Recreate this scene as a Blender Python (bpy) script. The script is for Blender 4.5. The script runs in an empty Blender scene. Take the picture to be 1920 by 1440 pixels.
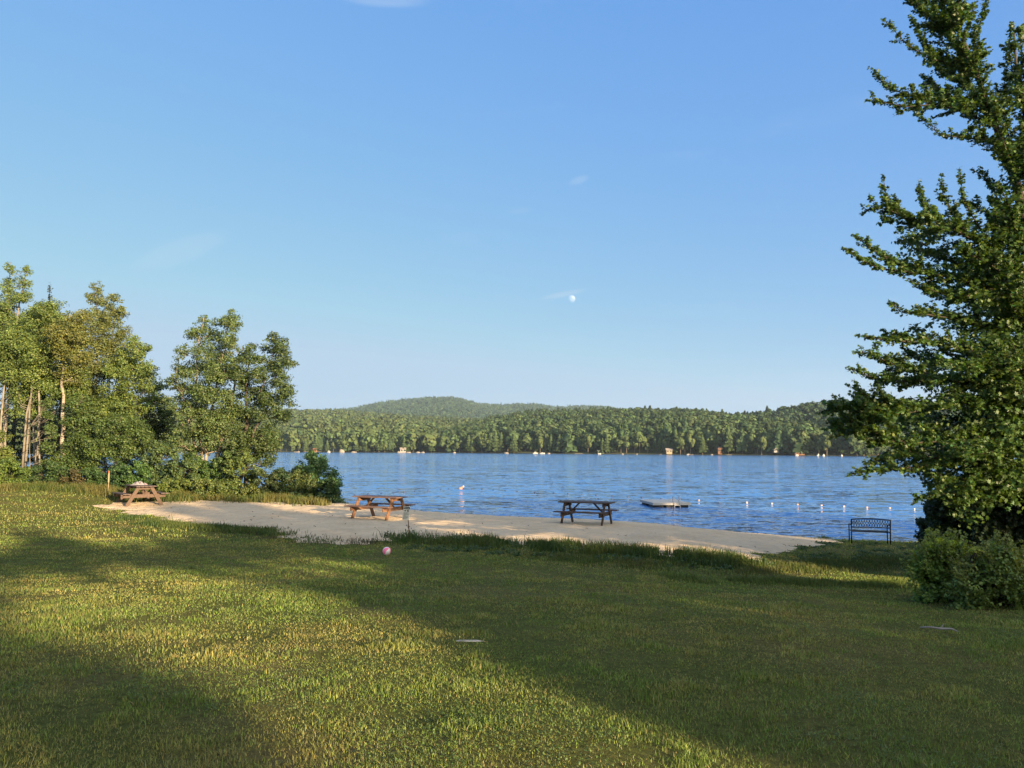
import bpy, math, random
import numpy as np
from mathutils import Vector, Matrix

random.seed(7)
rng = np.random.default_rng(11)
R = math.radians
scene = bpy.context.scene
COL = scene.collection

# ------------------------------------------------------------------ camera maths (1920x1440 photograph pixels)
CAMZ, F = 3.3, 1420.0
PITCH = math.atan(123 / F)
ROLL = math.radians(.25)
cp, sp_ = math.cos(PITCH), math.sin(PITCH)

def ray(px, py):
    a, b = (px - 960) / F, (720 - py) / F
    a, b = a * math.cos(ROLL) - b * math.sin(ROLL), a * math.sin(ROLL) + b * math.cos(ROLL)
    y, z = cp - b * sp_, sp_ + b * cp
    return a / y, z / y

def at(px, py, d):
    a, b = ray(px, py)
    return Vector((a * d, d, CAMZ + b * d))

# ------------------------------------------------------------------ helpers
def tag(o, label=None, cat=None, group=None, kind=None):
    if label: o['label'] = label
    if cat: o['category'] = cat
    if group: o['group'] = group
    if kind: o['kind'] = kind
    return o

def empty(name, loc, label, cat, group=None, rz=0):
    o = bpy.data.objects.new(name, None)
    o.empty_display_size = .2
    COL.objects.link(o)
    o.location = loc
    o.rotation_euler = (0, 0, rz)
    return tag(o, label, cat, group)

def copy_tree(o, parent=None):
    c = o.copy()
    COL.objects.link(c)
    if parent is not None:
        c.parent = parent
    for ch in [x for x in bpy.data.objects if x.parent == o]:
        copy_tree(ch, c)
    return c

def link(name, me, m=None, parent=None, loc=None):
    o = bpy.data.objects.new(name, me)
    COL.objects.link(o)
    if m is not None:
        for x in (m if isinstance(m, (list, tuple)) else [m]):
            me.materials.append(x)
    if parent is not None:
        o.parent = parent
    if loc is not None:
        o.location = loc
    return o

def np_mesh(name, co, loops, counts, col=None, smooth=False, midx=None):
    me = bpy.data.meshes.new(name)
    co = np.asarray(co, np.float32)
    loops = np.asarray(loops, np.int32).ravel()
    counts = np.asarray(counts, np.int32).ravel()
    me.vertices.add(len(co))
    me.vertices.foreach_set('co', co.ravel())
    me.loops.add(len(loops))
    me.loops.foreach_set('vertex_index', loops)
    me.polygons.add(len(counts))
    st = np.zeros(len(counts), np.int32)
    st[1:] = np.cumsum(counts)[:-1]
    me.polygons.foreach_set('loop_start', st)
    me.polygons.foreach_set('use_smooth', np.full(len(counts), smooth))
    if midx is not None:
        me.polygons.foreach_set('material_index', np.asarray(midx, np.int32))
    me.update(calc_edges=True)
    if col is not None:
        ca = me.color_attributes.new('Col', 'FLOAT_COLOR', 'POINT')
        c4 = np.ones((len(co), 4), np.float32)
        c4[:, :3] = col
        ca.data.foreach_set('color', c4.ravel())
    return me

class MB:
    """collects boxes, bars and tubes into one mesh"""
    def __init__(s):
        s.v, s.f, s.m = [], [], []
    def add(s, vs, fs, mi=0):
        n = len(s.v)
        s.v += [tuple(v) for v in vs]
        s.f += [tuple(i + n for i in f) for f in fs]
        s.m += [mi] * len(fs)
    def box(s, lo, hi, mi=0):
        x0, y0, z0 = lo
        x1, y1, z1 = hi
        s.add([(x0, y0, z0), (x1, y0, z0), (x1, y1, z0), (x0, y1, z0), (x0, y0, z1), (x1, y0, z1), (x1, y1, z1), (x0, y1, z1)],
              [(0, 3, 2, 1), (4, 5, 6, 7), (0, 1, 5, 4), (1, 2, 6, 5), (2, 3, 7, 6), (3, 0, 4, 7)], mi)
    def bar(s, p0, p1, w, h, side, mi=0):
        p0, p1, side = Vector(p0), Vector(p1), Vector(side)
        d = (p1 - p0).normalized()
        side = (side - d * side.dot(d)).normalized()
        up = d.cross(side).normalized()
        vs = []
        for p in (p0, p1):
            for a, b in ((-1, -1), (1, -1), (1, 1), (-1, 1)):
                vs.append(p + side * (a * w / 2) + up * (b * h / 2))
        s.add(vs, [(0, 3, 2, 1), (4, 5, 6, 7), (0, 1, 5, 4), (1, 2, 6, 5), (2, 3, 7, 6), (3, 0, 4, 7)], mi)
    def tube(s, pts, rad, k=6, mi=0):
        pts = [Vector(p) for p in pts]
        if not isinstance(rad, (list, tuple, np.ndarray)):
            rad = [rad] * len(pts)
        vs, fs = [], []
        ref = None
        for i, p in enumerate(pts):
            d = (pts[min(i + 1, len(pts) - 1)] - pts[max(i - 1, 0)])
            d = d.normalized() if d.length > 1e-9 else Vector((0, 0, 1))
            if ref is None:
                ref = d.orthogonal().normalized()
            a = ref - d * ref.dot(d)
            a = a.normalized() if a.length > 1e-6 else d.orthogonal().normalized()
            ref = a
            b = d.cross(a)
            for j in range(k):
                t = 2 * math.pi * j / k
                vs.append(p + (a * math.cos(t) + b * math.sin(t)) * rad[i])
        for i in range(len(pts) - 1):
            for j in range(k):
                q = (j + 1) % k
                fs.append((i * k + j, i * k + q, (i + 1) * k + q, (i + 1) * k + j))
        fs.append(tuple(range(k - 1, -1, -1)))
        n = (len(pts) - 1) * k
        fs.append(tuple(range(n, n + k)))
        s.add(vs, fs, mi)
    def mesh(s, name, smooth=False):
        me = bpy.data.meshes.new(name)
        me.from_pydata(s.v, [], s.f)
        me.polygons.foreach_set('material_index', s.m)
        if smooth:
            me.polygons.foreach_set('use_smooth', [True] * len(s.f))
        me.update()
        return me
    def build(s, name, m, parent=None, smooth=False, bevel=0):
        o = link(name, s.mesh(name, smooth), m, parent)
        if bevel:
            b = o.modifiers.new('bevel', 'BEVEL')
            b.width, b.segments, b.limit_method = bevel, 2, 'ANGLE'
        return o

def hash2(ix, iy, seed):
    n = (ix.astype(np.int64) * 374761393 + iy.astype(np.int64) * 668265263 + seed * 2147483647) & 0xFFFFFFFF
    n = ((n ^ (n >> 13)) * 1274126177) & 0xFFFFFFFF
    n = n ^ (n >> 16)
    return (n & 0xFFFFFF) / float(0xFFFFFF)

def vnoise(x, y, seed=0):
    x, y = np.asarray(x, float), np.asarray(y, float)
    ix, iy = np.floor(x), np.floor(y)
    fx, fy = x - ix, y - iy
    fx, fy = fx * fx * (3 - 2 * fx), fy * fy * (3 - 2 * fy)
    a, b = hash2(ix, iy, seed), hash2(ix + 1, iy, seed)
    c, d = hash2(ix, iy + 1, seed), hash2(ix + 1, iy + 1, seed)
    return (a * (1 - fx) + b * fx) * (1 - fy) + (c * (1 - fx) + d * fx) * fy

def fbm(x, y, seed=0, oct=4):
    s, a, t = 0, .5, 0
    for i in range(oct):
        s = s + a * vnoise(np.asarray(x) * 2 ** i, np.asarray(y) * 2 ** i, seed + i)
        t += a
        a *= .55
    return s / t

def unit(v):
    return v / np.maximum(np.linalg.norm(v, axis=-1, keepdims=True), 1e-9)

# ------------------------------------------------------------------ materials
def new_mat(name):
    m = bpy.data.materials.new(name)
    m.use_nodes = True
    nt = m.node_tree
    nt.nodes.clear()
    return m, nt, nt.nodes, nt.links

def N(nt, t, **kw):
    n = nt.nodes.new(t)
    for k, v in kw.items():
        if k == 'ins':
            for i, x in v.items():
                n.inputs[i].default_value = x
        else:
            setattr(n, k, v)
    return n

def ramp(nt, fac, stops):
    r = nt.nodes.new('ShaderNodeValToRGB')
    el = r.color_ramp.elements
    while len(el) < len(stops):
        el.new(.5)
    for e, (p, c) in zip(el, stops):
        e.position = p
        e.color = (*c, 1) if len(c) == 3 else c
    nt.links.new(fac, r.inputs[0])
    return r.outputs[0]

def mat_noise(name, c0, c1, scale=6, rough=.8, bump=.2, stretch=(1, 1, 1), detail=6, c2=None, spec=.3, bscale=None, dist=.01, metal=0):
    m, nt, n, l = new_mat(name)
    out = N(nt, 'ShaderNodeOutputMaterial')
    b = N(nt, 'ShaderNodeBsdfPrincipled', ins={'Roughness': rough, 'Specular IOR Level': spec, 'Metallic': metal})
    tc = N(nt, 'ShaderNodeTexCoord')
    mp = N(nt, 'ShaderNodeMapping')
    mp.inputs['Scale'].default_value = stretch
    l.new(tc.outputs['Object'], mp.inputs[0])
    nz = N(nt, 'ShaderNodeTexNoise', ins={'Scale': scale, 'Detail': detail, 'Roughness': .65})
    l.new(mp.outputs[0], nz.inputs['Vector'])
    st = [(.32, c0), (.68, c1)] if c2 is None else [(.28, c0), (.5, c1), (.72, c2)]
    l.new(ramp(nt, nz.outputs[0], st), b.inputs['Base Color'])
    if bump:
        nb = N(nt, 'ShaderNodeTexNoise', ins={'Scale': bscale or scale * 3, 'Detail': 5})
        l.new(mp.outputs[0], nb.inputs['Vector'])
        bp = N(nt, 'ShaderNodeBump', ins={'Strength': bump, 'Distance': dist})
        l.new(nb.outputs[0], bp.inputs['Height'])
        l.new(bp.outputs[0], b.inputs['Normal'])
    l.new(b.outputs[0], out.inputs[0])
    return m

def mat_leaf(name, trans=.3, rough=.5, spec=.35):
    m, nt, n, l = new_mat(name)
    out = N(nt, 'ShaderNodeOutputMaterial')
    at_ = N(nt, 'ShaderNodeAttribute', attribute_name='Col')
    b = N(nt, 'ShaderNodeBsdfPrincipled', ins={'Roughness': rough, 'Specular IOR Level': spec})
    l.new(at_.outputs[0], b.inputs['Base Color'])
    t = N(nt, 'ShaderNodeBsdfTranslucent')
    mul = N(nt, 'ShaderNodeMix', data_type='RGBA', blend_type='MULTIPLY')
    mul.inputs[0].default_value = 1
    l.new(at_.outputs[0], mul.inputs[6])
    mul.inputs[7].default_value = (1.7, 1.6, .55, 1)
    l.new(mul.outputs[2], t.inputs[0])
    mx = N(nt, 'ShaderNodeMixShader')
    mx.inputs[0].default_value = trans
    l.new(b.outputs[0], mx.inputs[1])
    l.new(t.outputs[0], mx.inputs[2])
    l.new(mx.outputs[0], out.inputs[0])
    return m

LEAF = mat_leaf('leaf')
FAR_LEAF = mat_leaf('far_leaf', .08, .8, .1)
GRASS = mat_leaf('grass_blade', .25, .6, .2)
BARK = mat_noise('bark', (.03, .025, .02), (.085, .07, .055), 5, .9, .6, (1, 1, .25))
DARK_BARK = mat_noise('dark_bark', (.018, .015, .012), (.05, .042, .034), 5, .9, .6, (1, 1, .25))
PALE_BARK = mat_noise('pale_bark', (.085, .078, .064), (.2, .185, .155), 4, .85, .4, (1, 1, .4))
BIRCH_BARK = mat_noise('birch_bark', (.04, .034, .028), (.2, .175, .14), 3.2, .8, .3, (1, 1, 3), c2=(.3, .27, .22))
TABLE_WOOD = mat_noise('table_wood', (.06, .03, .02), (.125, .066, .036), 3, .75, .25, (1.2, 12, 12), c2=(.17, .1, .055))
TOP_WOOD = mat_noise('table_top_wood', (.06, .034, .03), (.115, .07, .055), 3, .7, .25, (1.2, 12, 12), c2=(.17, .12, .1))
BLACK_METAL = mat_noise('black_metal', (.004, .004, .007), (.01, .01, .015), 14, .55, .05, spec=.15)
DECK = mat_noise('deck_wood', (.33, .32, .29), (.5, .48, .44), 3, .85, .2, (1, 9, 9))
FLOAT = mat_noise('raft_float', (.008, .009, .012), (.03, .03, .035), 5, .6, .1)
STEEL = mat_noise('white_steel', (.32, .33, .35), (.45, .46, .48), 8, .35, .02)
WHITE = mat_noise('white_paint', (.25, .25, .245), (.33, .33, .325), 5, .5, .03)
PINK = mat_noise('pink_vinyl', (.86, .16, .30), (.92, .22, .36), 4, .35, 0)
STONE = mat_noise('stone', (.13, .12, .1), (.28, .25, .21), 4, .9, .6)

# ------------------------------------------------------------------ terrain
ctrl = []
def C(x, y, z): ctrl.append((x, y, z))
for x in (-60, -40, -25, -12, 0, 12, 25, 40, 60):
    C(x, -12, 1.8); C(x, -40, 2.0)
for x in (-30, -18, -8, -3, 0, 3, 8):
    C(x, 2, 1.76)
C(14, 3, 1.7); C(25, 4, 1.7); C(45, 5, 1.7)
for x in (-3, 0, 3): C(x, 5, 1.67); C(x, 8, 1.49)
C(-7, 8, 1.5); C(6, 8, 1.4); C(12, 9, 1.4); C(25, 12, 1.4)
C(-8, 14, 1.15); C(-4, 12, 1.24); C(0, 12, 1.24); C(4, 12, 1.12); C(7, 12, 1.02); C(11, 12, 1.1)
C(-4, 16.5, 1.0); C(0, 16.3, .98); C(3, 16.2, .9); C(6, 16, .75); C(9, 17, .62); C(13, 16, .85); C(20, 18, .9)
C(-3, 18.5, .94); C(0, 20, .9); C(4, 19.5, .84); C(6.5, 20, .68); C(9, 21, .5); C(12, 24, .32); C(15, 25, .3); C(20, 24, .5)
C(1.8, 26, .77); C(3.5, 26, .74); C(-4.6, 26.6, .87); C(-8, 25, .93); C(-15.3, 31, .96); C(-10.7, 33, 1.04); C(-12, 26, .95)
C(-14.2, 21, 1.0); C(-21.6, 32, 1.34); C(-17, 32.5, 1.3); C(-22, 24, 1.2); C(-34, 28, 1.5); C(-30, 15, 1.5)
C(-12, 36, 1.0); C(-18, 38, 1.2); C(-26, 42, 1.3); C(-40, 46, 1.4); C(-60, 40, 1.6); C(-8.5, 36.5, .75)
SHORE = [(-90, 70), (-60, 60), (-40, 54), (-28, 50), (-20, 47), (-14, 44), (-10, 41.8), (-7, 40), (-4.4, 37.8), (0, 35.5), (4.6, 34), (7.4, 32),
         (9.3, 30), (11.5, 29), (15.4, 28), (20, 27.8), (30, 28.5), (45, 30), (70, 33), (110, 38)]
for x, y in SHORE:
    C(x, y, 0); C(x, y + 5, -.9)
    C(x, y + 18, -2.2)
ctrl = np.array(ctrl, float)

def tps(r2):
    return np.where(r2 > 1e-12, .5 * r2 * np.log(np.maximum(r2, 1e-12)), 0)
_n = len(ctrl)
_r2 = ((ctrl[:, None, :2] - ctrl[None, :, :2]) ** 2).sum(-1)
_A = np.zeros((_n + 3, _n + 3))
_A[:_n, :_n] = tps(_r2) + np.eye(_n) * 1.5
_A[:_n, _n] = 1; _A[:_n, _n + 1:] = ctrl[:, :2]
_A[_n, :_n] = 1; _A[_n + 1:, :_n] = ctrl[:, :2].T
_w = np.linalg.solve(_A, np.concatenate([ctrl[:, 2], [0, 0, 0]]))

def h(x, y):
    x, y = np.atleast_1d(np.asarray(x, float)), np.atleast_1d(np.asarray(y, float))
    sh = x.shape
    x, y = x.ravel(), y.ravel()
    o = np.empty(len(x))
    for i in range(0, len(x), 20000):
        xs, ys = x[i:i + 20000], y[i:i + 20000]
        r2 = (xs[:, None] - ctrl[None, :, 0]) ** 2 + (ys[:, None] - ctrl[None, :, 1]) ** 2
        o[i:i + 20000] = tps(r2) @ _w[:_n] + _w[_n] + xs * _w[_n + 1] + ys * _w[_n + 2]
    o = np.clip(o, -3.5, 3.0)
    o += (fbm(x * .9, y * .9, 3, 3) - .5) * .07 * np.clip(o * 3, 0, 1)
    return o.reshape(sh)

def hz(x, y):
    return float(h(x, y)[0])

def ground_at(px, py, lo=3.0, hi=60.0):
    """where the sight line through a photograph pixel meets the ground"""
    a, b = ray(px, py)
    d = np.arange(lo, hi, .05)
    below = (CAMZ + b * d) - h(a * d, d) < 0
    k = int(np.argmax(below)) if below.any() else len(d) - 1
    return float(a * d[k]), float(d[k])

SAND_PX = [(170, 949), (240, 960), (330, 982), (420, 990), (500, 994), (535, 1003), (560, 1016), (630, 1021), (700, 1019), (755, 1008),
           (820, 1012), (900, 1019), (1000, 1025), (1100, 1030), (1180, 1040), (1260, 1042), (1340, 1050), (1415, 1052), (1430, 1040),
           (1480, 1030), (1560, 1018)]
sand_w = [ground_at(*p) for p in SAND_PX]
sand_w += [(11.6, 27.2), (11.3, 31), (9.0, 33), (5, 37), (0, 39), (-4, 41.5), (-7.2, 42.5), (-8.8, 37.2)]
sand_w += [ground_at(*p) for p in ((610, 949), (500, 940), (380, 938), (300, 940), (225, 941))]
sand_w = np.array(sand_w)

def sand_sd(x, y):
    """signed distance to the beach outline, positive inside"""
    x, y = np.asarray(x, float).ravel(), np.asarray(y, float).ravel()
    best = np.full(len(x), 1e9)
    ins = np.zeros(len(x), bool)
    P, Q = sand_w, np.roll(sand_w, -1, 0)
    for (x0, y0), (x1, y1) in zip(P, Q):
        dx, dy = x1 - x0, y1 - y0
        t = np.clip(((x - x0) * dx + (y - y0) * dy) / (dx * dx + dy * dy + 1e-9), 0, 1)
        best = np.minimum(best, np.hypot(x - x0 - t * dx, y - y0 - t * dy))
        c = ((y0 > y) != (y1 > y)) & (x < (x1 - x0) * (y - y0) / (y1 - y0 + 1e-12) + x0)
        ins ^= c
    return np.where(ins, best, -best)

def grid(xs, ys, zf):
    X, Y = np.meshgrid(xs, ys)
    Z = zf(X.ravel(), Y.ravel())
    co = np.stack([X.ravel(), Y.ravel(), Z], 1)
    nx, ny = len(xs), len(ys)
    i = (np.arange(ny - 1)[:, None] * nx + np.arange(nx - 1)[None, :]).ravel()
    fc = np.stack([i, i + 1, i + nx + 1, i + nx], 1)
    return co, fc

def spaced(lo, a, b, hi, step, g=1.25):
    mid = np.arange(a, b, step)
    out, s, x = [], step, b
    while x < hi:
        out.append(x); s *= g; x += s
    out.append(hi)
    pre, s, x = [], step, a - step
    while x > lo:
        pre.append(x); s *= g; x -= s
    pre.append(lo)
    return np.concatenate([pre[::-1], mid, out])

gx = spaced(-140, -26, 20, 140, .22)
gy = spaced(-120, 2, 44, 110, .22)

# ground colours: patchy mown grass, dry straw, bare soil
def mat_ground():
    m, nt, n, l = new_mat('lawn_soil')
    out = N(nt, 'ShaderNodeOutputMaterial')
    b = N(nt, 'ShaderNodeBsdfPrincipled', ins={'Roughness': .95, 'Specular IOR Level': .05})
    tc = N(nt, 'ShaderNodeTexCoord')
    n1 = N(nt, 'ShaderNodeTexNoise', ins={'Scale': .45, 'Detail': 8, 'Roughness': .62})
    n2 = N(nt, 'ShaderNodeTexNoise', ins={'Scale': 16, 'Detail': 6, 'Roughness': .75})
    l.new(tc.outputs['Object'], n1.inputs['Vector'])
    l.new(tc.outputs['Object'], n2.inputs['Vector'])
    c1 = ramp(nt, n1.outputs[0], [(.3, (.07, .095, .022)), (.5, (.105, .118, .032)), (.68, (.155, .13, .052))])
    c2 = ramp(nt, n2.outputs[0], [(.3, (.35, .35, .35)), (.7, (1.15, 1.15, 1.1))])
    mu = N(nt, 'ShaderNodeMix', data_type='RGBA', blend_type='MULTIPLY')
    mu.inputs[0].default_value = 1
    l.new(c1, mu.inputs[6]); l.new(c2, mu.inputs[7])
    l.new(mu.outputs[2], b.inputs['Base Color'])
    bp = N(nt, 'ShaderNodeBump', ins={'Strength': 1, 'Distance': .05})
    l.new(n2.outputs[0], bp.inputs['Height'])
    l.new(bp.outputs[0], b.inputs['Normal'])
    l.new(b.outputs[0], out.inputs[0])
    return m

def mat_sand():
    m, nt, n, l = new_mat('beach_sand')
    out = N(nt, 'ShaderNodeOutputMaterial')
    b = N(nt, 'ShaderNodeBsdfPrincipled', ins={'Roughness': .95, 'Specular IOR Level': .05})
    tc = N(nt, 'ShaderNodeTexCoord')
    n1 = N(nt, 'ShaderNodeTexNoise', ins={'Scale': .8, 'Detail': 6, 'Roughness': .6})
    n2 = N(nt, 'ShaderNodeTexNoise', ins={'Scale': 7, 'Detail': 7, 'Roughness': .7})
    n3 = N(nt, 'ShaderNodeTexVoronoi', ins={'Scale': 3.2})
    for q in (n1, n2, n3):
        l.new(tc.outputs['Object'], q.inputs['Vector'])
    c1 = ramp(nt, n1.outputs[0], [(.3, (.47, .375, .25)), (.7, (.58, .475, .33))])
    c2 = ramp(nt, n2.outputs[0], [(.25, (.62, .6, .57)), (.45, (.95, .94, .92)), (.8, (1.08, 1.08, 1.08))])
    mu = N(nt, 'ShaderNodeMix', data_type='RGBA', blend_type='MULTIPLY')
    mu.inputs[0].default_value = 1
    l.new(c1, mu.inputs[6]); l.new(c2, mu.inputs[7])
    # damp, darker sand close to the water
    sx_ = N(nt, 'ShaderNodeSeparateXYZ'); l.new(tc.outputs['Object'], sx_.inputs[0])
    wz = N(nt, 'ShaderNodeMapRange', ins={1: .05, 2: .30, 3: .5, 4: 1.0}); l.new(sx_.outputs[2], wz.inputs[0])
    wet = N(nt, 'ShaderNodeMix', data_type='RGBA', blend_type='MULTIPLY'); wet.inputs[0].default_value = 1
    l.new(mu.outputs[2], wet.inputs[6]); l.new(wz.outputs[0], wet.inputs[7])
    l.new(wet.outputs[2], b.inputs['Base Color'])
    ad = N(nt, 'ShaderNodeMath', operation='ADD')
    l.new(n2.outputs[0], ad.inputs[0]); l.new(n3.outputs[0], ad.inputs[1])
    bp = N(nt, 'ShaderNodeBump', ins={'Strength': .7, 'Distance': .06})
    l.new(ad.outputs[0], bp.inputs['Height'])
    l.new(bp.outputs[0], b.inputs['Normal'])
    l.new(b.outputs[0], out.inputs[0])
    return m

co, fc = grid(gx, gy, lambda x, y: h(x, y))
tag(link('ground', np_mesh('ground', co, fc, np.full(len(fc), 4), smooth=True), mat_ground()), kind='structure')

sx, sy = np.arange(-21, 13.5, .11), np.arange(14, 44, .11)
def sand_z(x, y):
    sd = sand_sd(x, y) + (fbm(x * 1.3, y * 1.3, 9, 5) - .5) * 1.5
    return h(x, y) + np.clip(sd * .06, -.14, .035) + (fbm(x * 3.2, y * 3.2, 21, 3) - .5) * .045
co, fc = grid(sx, sy, sand_z)
hh = h(co[:, 0], co[:, 1])
keep = (co[:, 2] > hh - .05)[fc].any(1) & (co[:, 2] > -.25)[fc].any(1)
fc = fc[keep]
used = np.unique(fc)
rm = np.full(len(co), -1); rm[used] = np.arange(len(used))
tag(link('beach', np_mesh('beach', co[used], rm[fc], np.full(len(fc), 4), smooth=True), mat_sand()), kind='structure')

# ------------------------------------------------------------------ lake
def mat_water():
    m, nt, n, l = new_mat('lake_water')
    out = N(nt, 'ShaderNodeOutputMaterial')
    b = N(nt, 'ShaderNodeBsdfPrincipled', ins={'Base Color': (.04, .145, .39, 1), 'Roughness': .05, 'IOR': 1.333, 'Specular IOR Level': .5})
    tc = N(nt, 'ShaderNodeTexCoord')
    acc = None
    for sc, st, amp, det, rz in ((1.5, (.4, 1, 1), .40, 3, 6), (4.5, (.45, 1, 1), .50, 3, -10), (.35, (.45, 1, 1), .16, 2, 12)):
        mp = N(nt, 'ShaderNodeMapping')
        mp.inputs['Scale'].default_value = st
        mp.inputs['Rotation'].default_value = (0, 0, R(rz))
        l.new(tc.outputs['Object'], mp.inputs[0])
        nz = N(nt, 'ShaderNodeTexNoise', ins={'Scale': sc, 'Detail': det, 'Roughness': .55, 'Distortion': .4})
        l.new(mp.outputs[0], nz.inputs['Vector'])
        sb = N(nt, 'ShaderNodeVectorMath', operation='SUBTRACT'); sb.inputs[1].default_value = (.5, .5, .5)
        l.new(nz.outputs['Color'], sb.inputs[0])
        mu = N(nt, 'ShaderNodeVectorMath', operation='MULTIPLY'); mu.inputs[1].default_value = (amp * 1.8, amp * 1.9, 0)
        l.new(sb.outputs[0], mu.inputs[0])
        if acc is None:
            acc = mu.outputs[0]
        else:
            ad = N(nt, 'ShaderNodeVectorMath', operation='ADD')
            l.new(acc, ad.inputs[0]); l.new(mu.outputs[0], ad.inputs[1]); acc = ad.outputs[0]
    # wind patches: calmer and rougher streaks
    mp = N(nt, 'ShaderNodeMapping'); mp.inputs['Scale'].default_value = (.012, .05, 1)
    l.new(tc.outputs['Object'], mp.inputs[0])
    nz = N(nt, 'ShaderNodeTexNoise', ins={'Scale': 1.0, 'Detail': 4})
    l.new(mp.outputs[0], nz.inputs['Vector'])
    mr = N(nt, 'ShaderNodeMapRange', ins={1: .35, 2: .65, 3: .75, 4: 1.2})
    l.new(nz.outputs[0], mr.inputs[0])
    sc_ = N(nt, 'ShaderNodeVectorMath', operation='SCALE')
    l.new(acc, sc_.inputs[0]); l.new(mr.outputs[0], sc_.inputs['Scale'])
    a2 = N(nt, 'ShaderNodeVectorMath', operation='ADD'); a2.inputs[1].default_value = (0, -.05, 1)
    l.new(sc_.outputs[0], a2.inputs[0])
    nm = N(nt, 'ShaderNodeVectorMath', operation='NORMALIZE')
    l.new(a2.outputs[0], nm.inputs[0]); l.new(nm.outputs[0], b.inputs['Normal'])
    l.new(b.outputs[0], out.inputs[0])
    return m
lx = np.array([-5000, -800, -100, 0, 100, 800, 5000.])
ly = np.array([22, 40, 80, 200, 500, 1500, 6500.])
co, fc = grid(lx, ly, lambda x, y: np.zeros(len(x)))
tag(link('lake_water', np_mesh('lake_water', co, fc, np.full(len(fc), 4)), mat_water()), kind='structure')

# ------------------------------------------------------------------ foliage
QUAD = np.array([(0, -.5, 0), (.38, -.02, .07), (0, .5, 0), (-.38, -.02, .07)])
BLADE = np.array([(-.11, -.5, 0), (.11, -.5, 0), (.0, .5, .05)])
MAPLE = np.array([(0, -.46, 0), (.17, -.3, .02), (.5, -.2, .06), (.3, 0, .03), (.4, .3, .06), (.13, .2, 0), (0, .58, -.04),
                  (-.13, .2, 0), (-.4, .3, .06), (-.3, 0, .03), (-.5, -.2, .06), (-.17, -.3, .02)])

class Foliage:
    def __init__(s):
        s.c, s.n, s.s, s.col = [], [], [], []
    def add(s, c, n, size, col):
        s.c.append(c); s.n.append(n); s.s.append(size); s.col.append(col)
    def mesh(s, name, shape=QUAD, up=None):
        c = np.concatenate(s.c); n = unit(np.concatenate(s.n)); sz = np.concatenate(s.s); col = np.concatenate(s.col)
        k = len(shape)
        t = rng.normal(size=c.shape)
        if up is not None:
            t = t + np.array(up) * 2.5
        t = unit(t - n * (t * n).sum(1, keepdims=True))
        b = np.cross(n, t)
        v = c[:, None] + sz[:, None, None] * (b[:, None] * shape[None, :, 0:1] + t[:, None] * shape[None, :, 1:2] + n[:, None] * shape[None, :, 2:3])
        return np_mesh(name, v.reshape(-1, 3), np.arange(len(c) * k), np.full(len(c), k), np.repeat(col, k, 0))

def jitter_col(base, n, v=.25, warm=.12):
    k = 1 + rng.normal(0, v, (n, 1)) * .8
    w = rng.normal(0, warm, (n, 1))
    c = np.array(base)[None] * np.clip(k, .35, 1.9) * (1 + np.concatenate([w, w * .15, -w], 1))
    return np.clip(c, .004, .5)

def clump(fo, cen, r, leaf, cov, base, squash=.8, up=.35, hole=.35):
    """a ball of leaves made of smaller leaf clumps with gaps"""
    cen = np.array(cen, float)
    m = int(11 + 13 * min(r, 2.2))
    d = unit(rng.normal(size=(m, 3)))
    rad = r * rng.uniform(hole * .4, 1.0, (m, 1)) ** .6 * .95
    sc = cen + d * rad * np.array([1, 1, squash])
    for i in range(m):
        rs = max(r * rng.uniform(.24, .46), leaf * .9)
        n = max(7, int(cov * 1.75 * (rs / leaf) ** 2))
        dd = unit(rng.normal(size=(n, 3)))
        p = sc[i] + dd * (rs * rng.uniform(.1, 1, (n, 1)) ** .55) * np.array([1.15, 1.15, .75])
        nn = dd * .7 + d[i] * .5 + rng.normal(size=(n, 3)) * .55 + np.array([0, 0, up])
        tint = np.array(base) * rng.uniform(.78, 1.25)
        fo.add(p, nn, leaf * rng.uniform(.65, 1.3, n), jitter_col(tint, n))
    return sc

def wob(a, b, n=5, amp=.06):
    a, b = Vector(a), Vector(b)
    L = (b - a).length
    return [a.lerp(b, i / n) + (Vector((random.uniform(-1, 1), random.uniform(-1, 1), random.uniform(-.6, .6))) * L * amp if 0 < i < n else Vector())
            for i in range(n + 1)]

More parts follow.
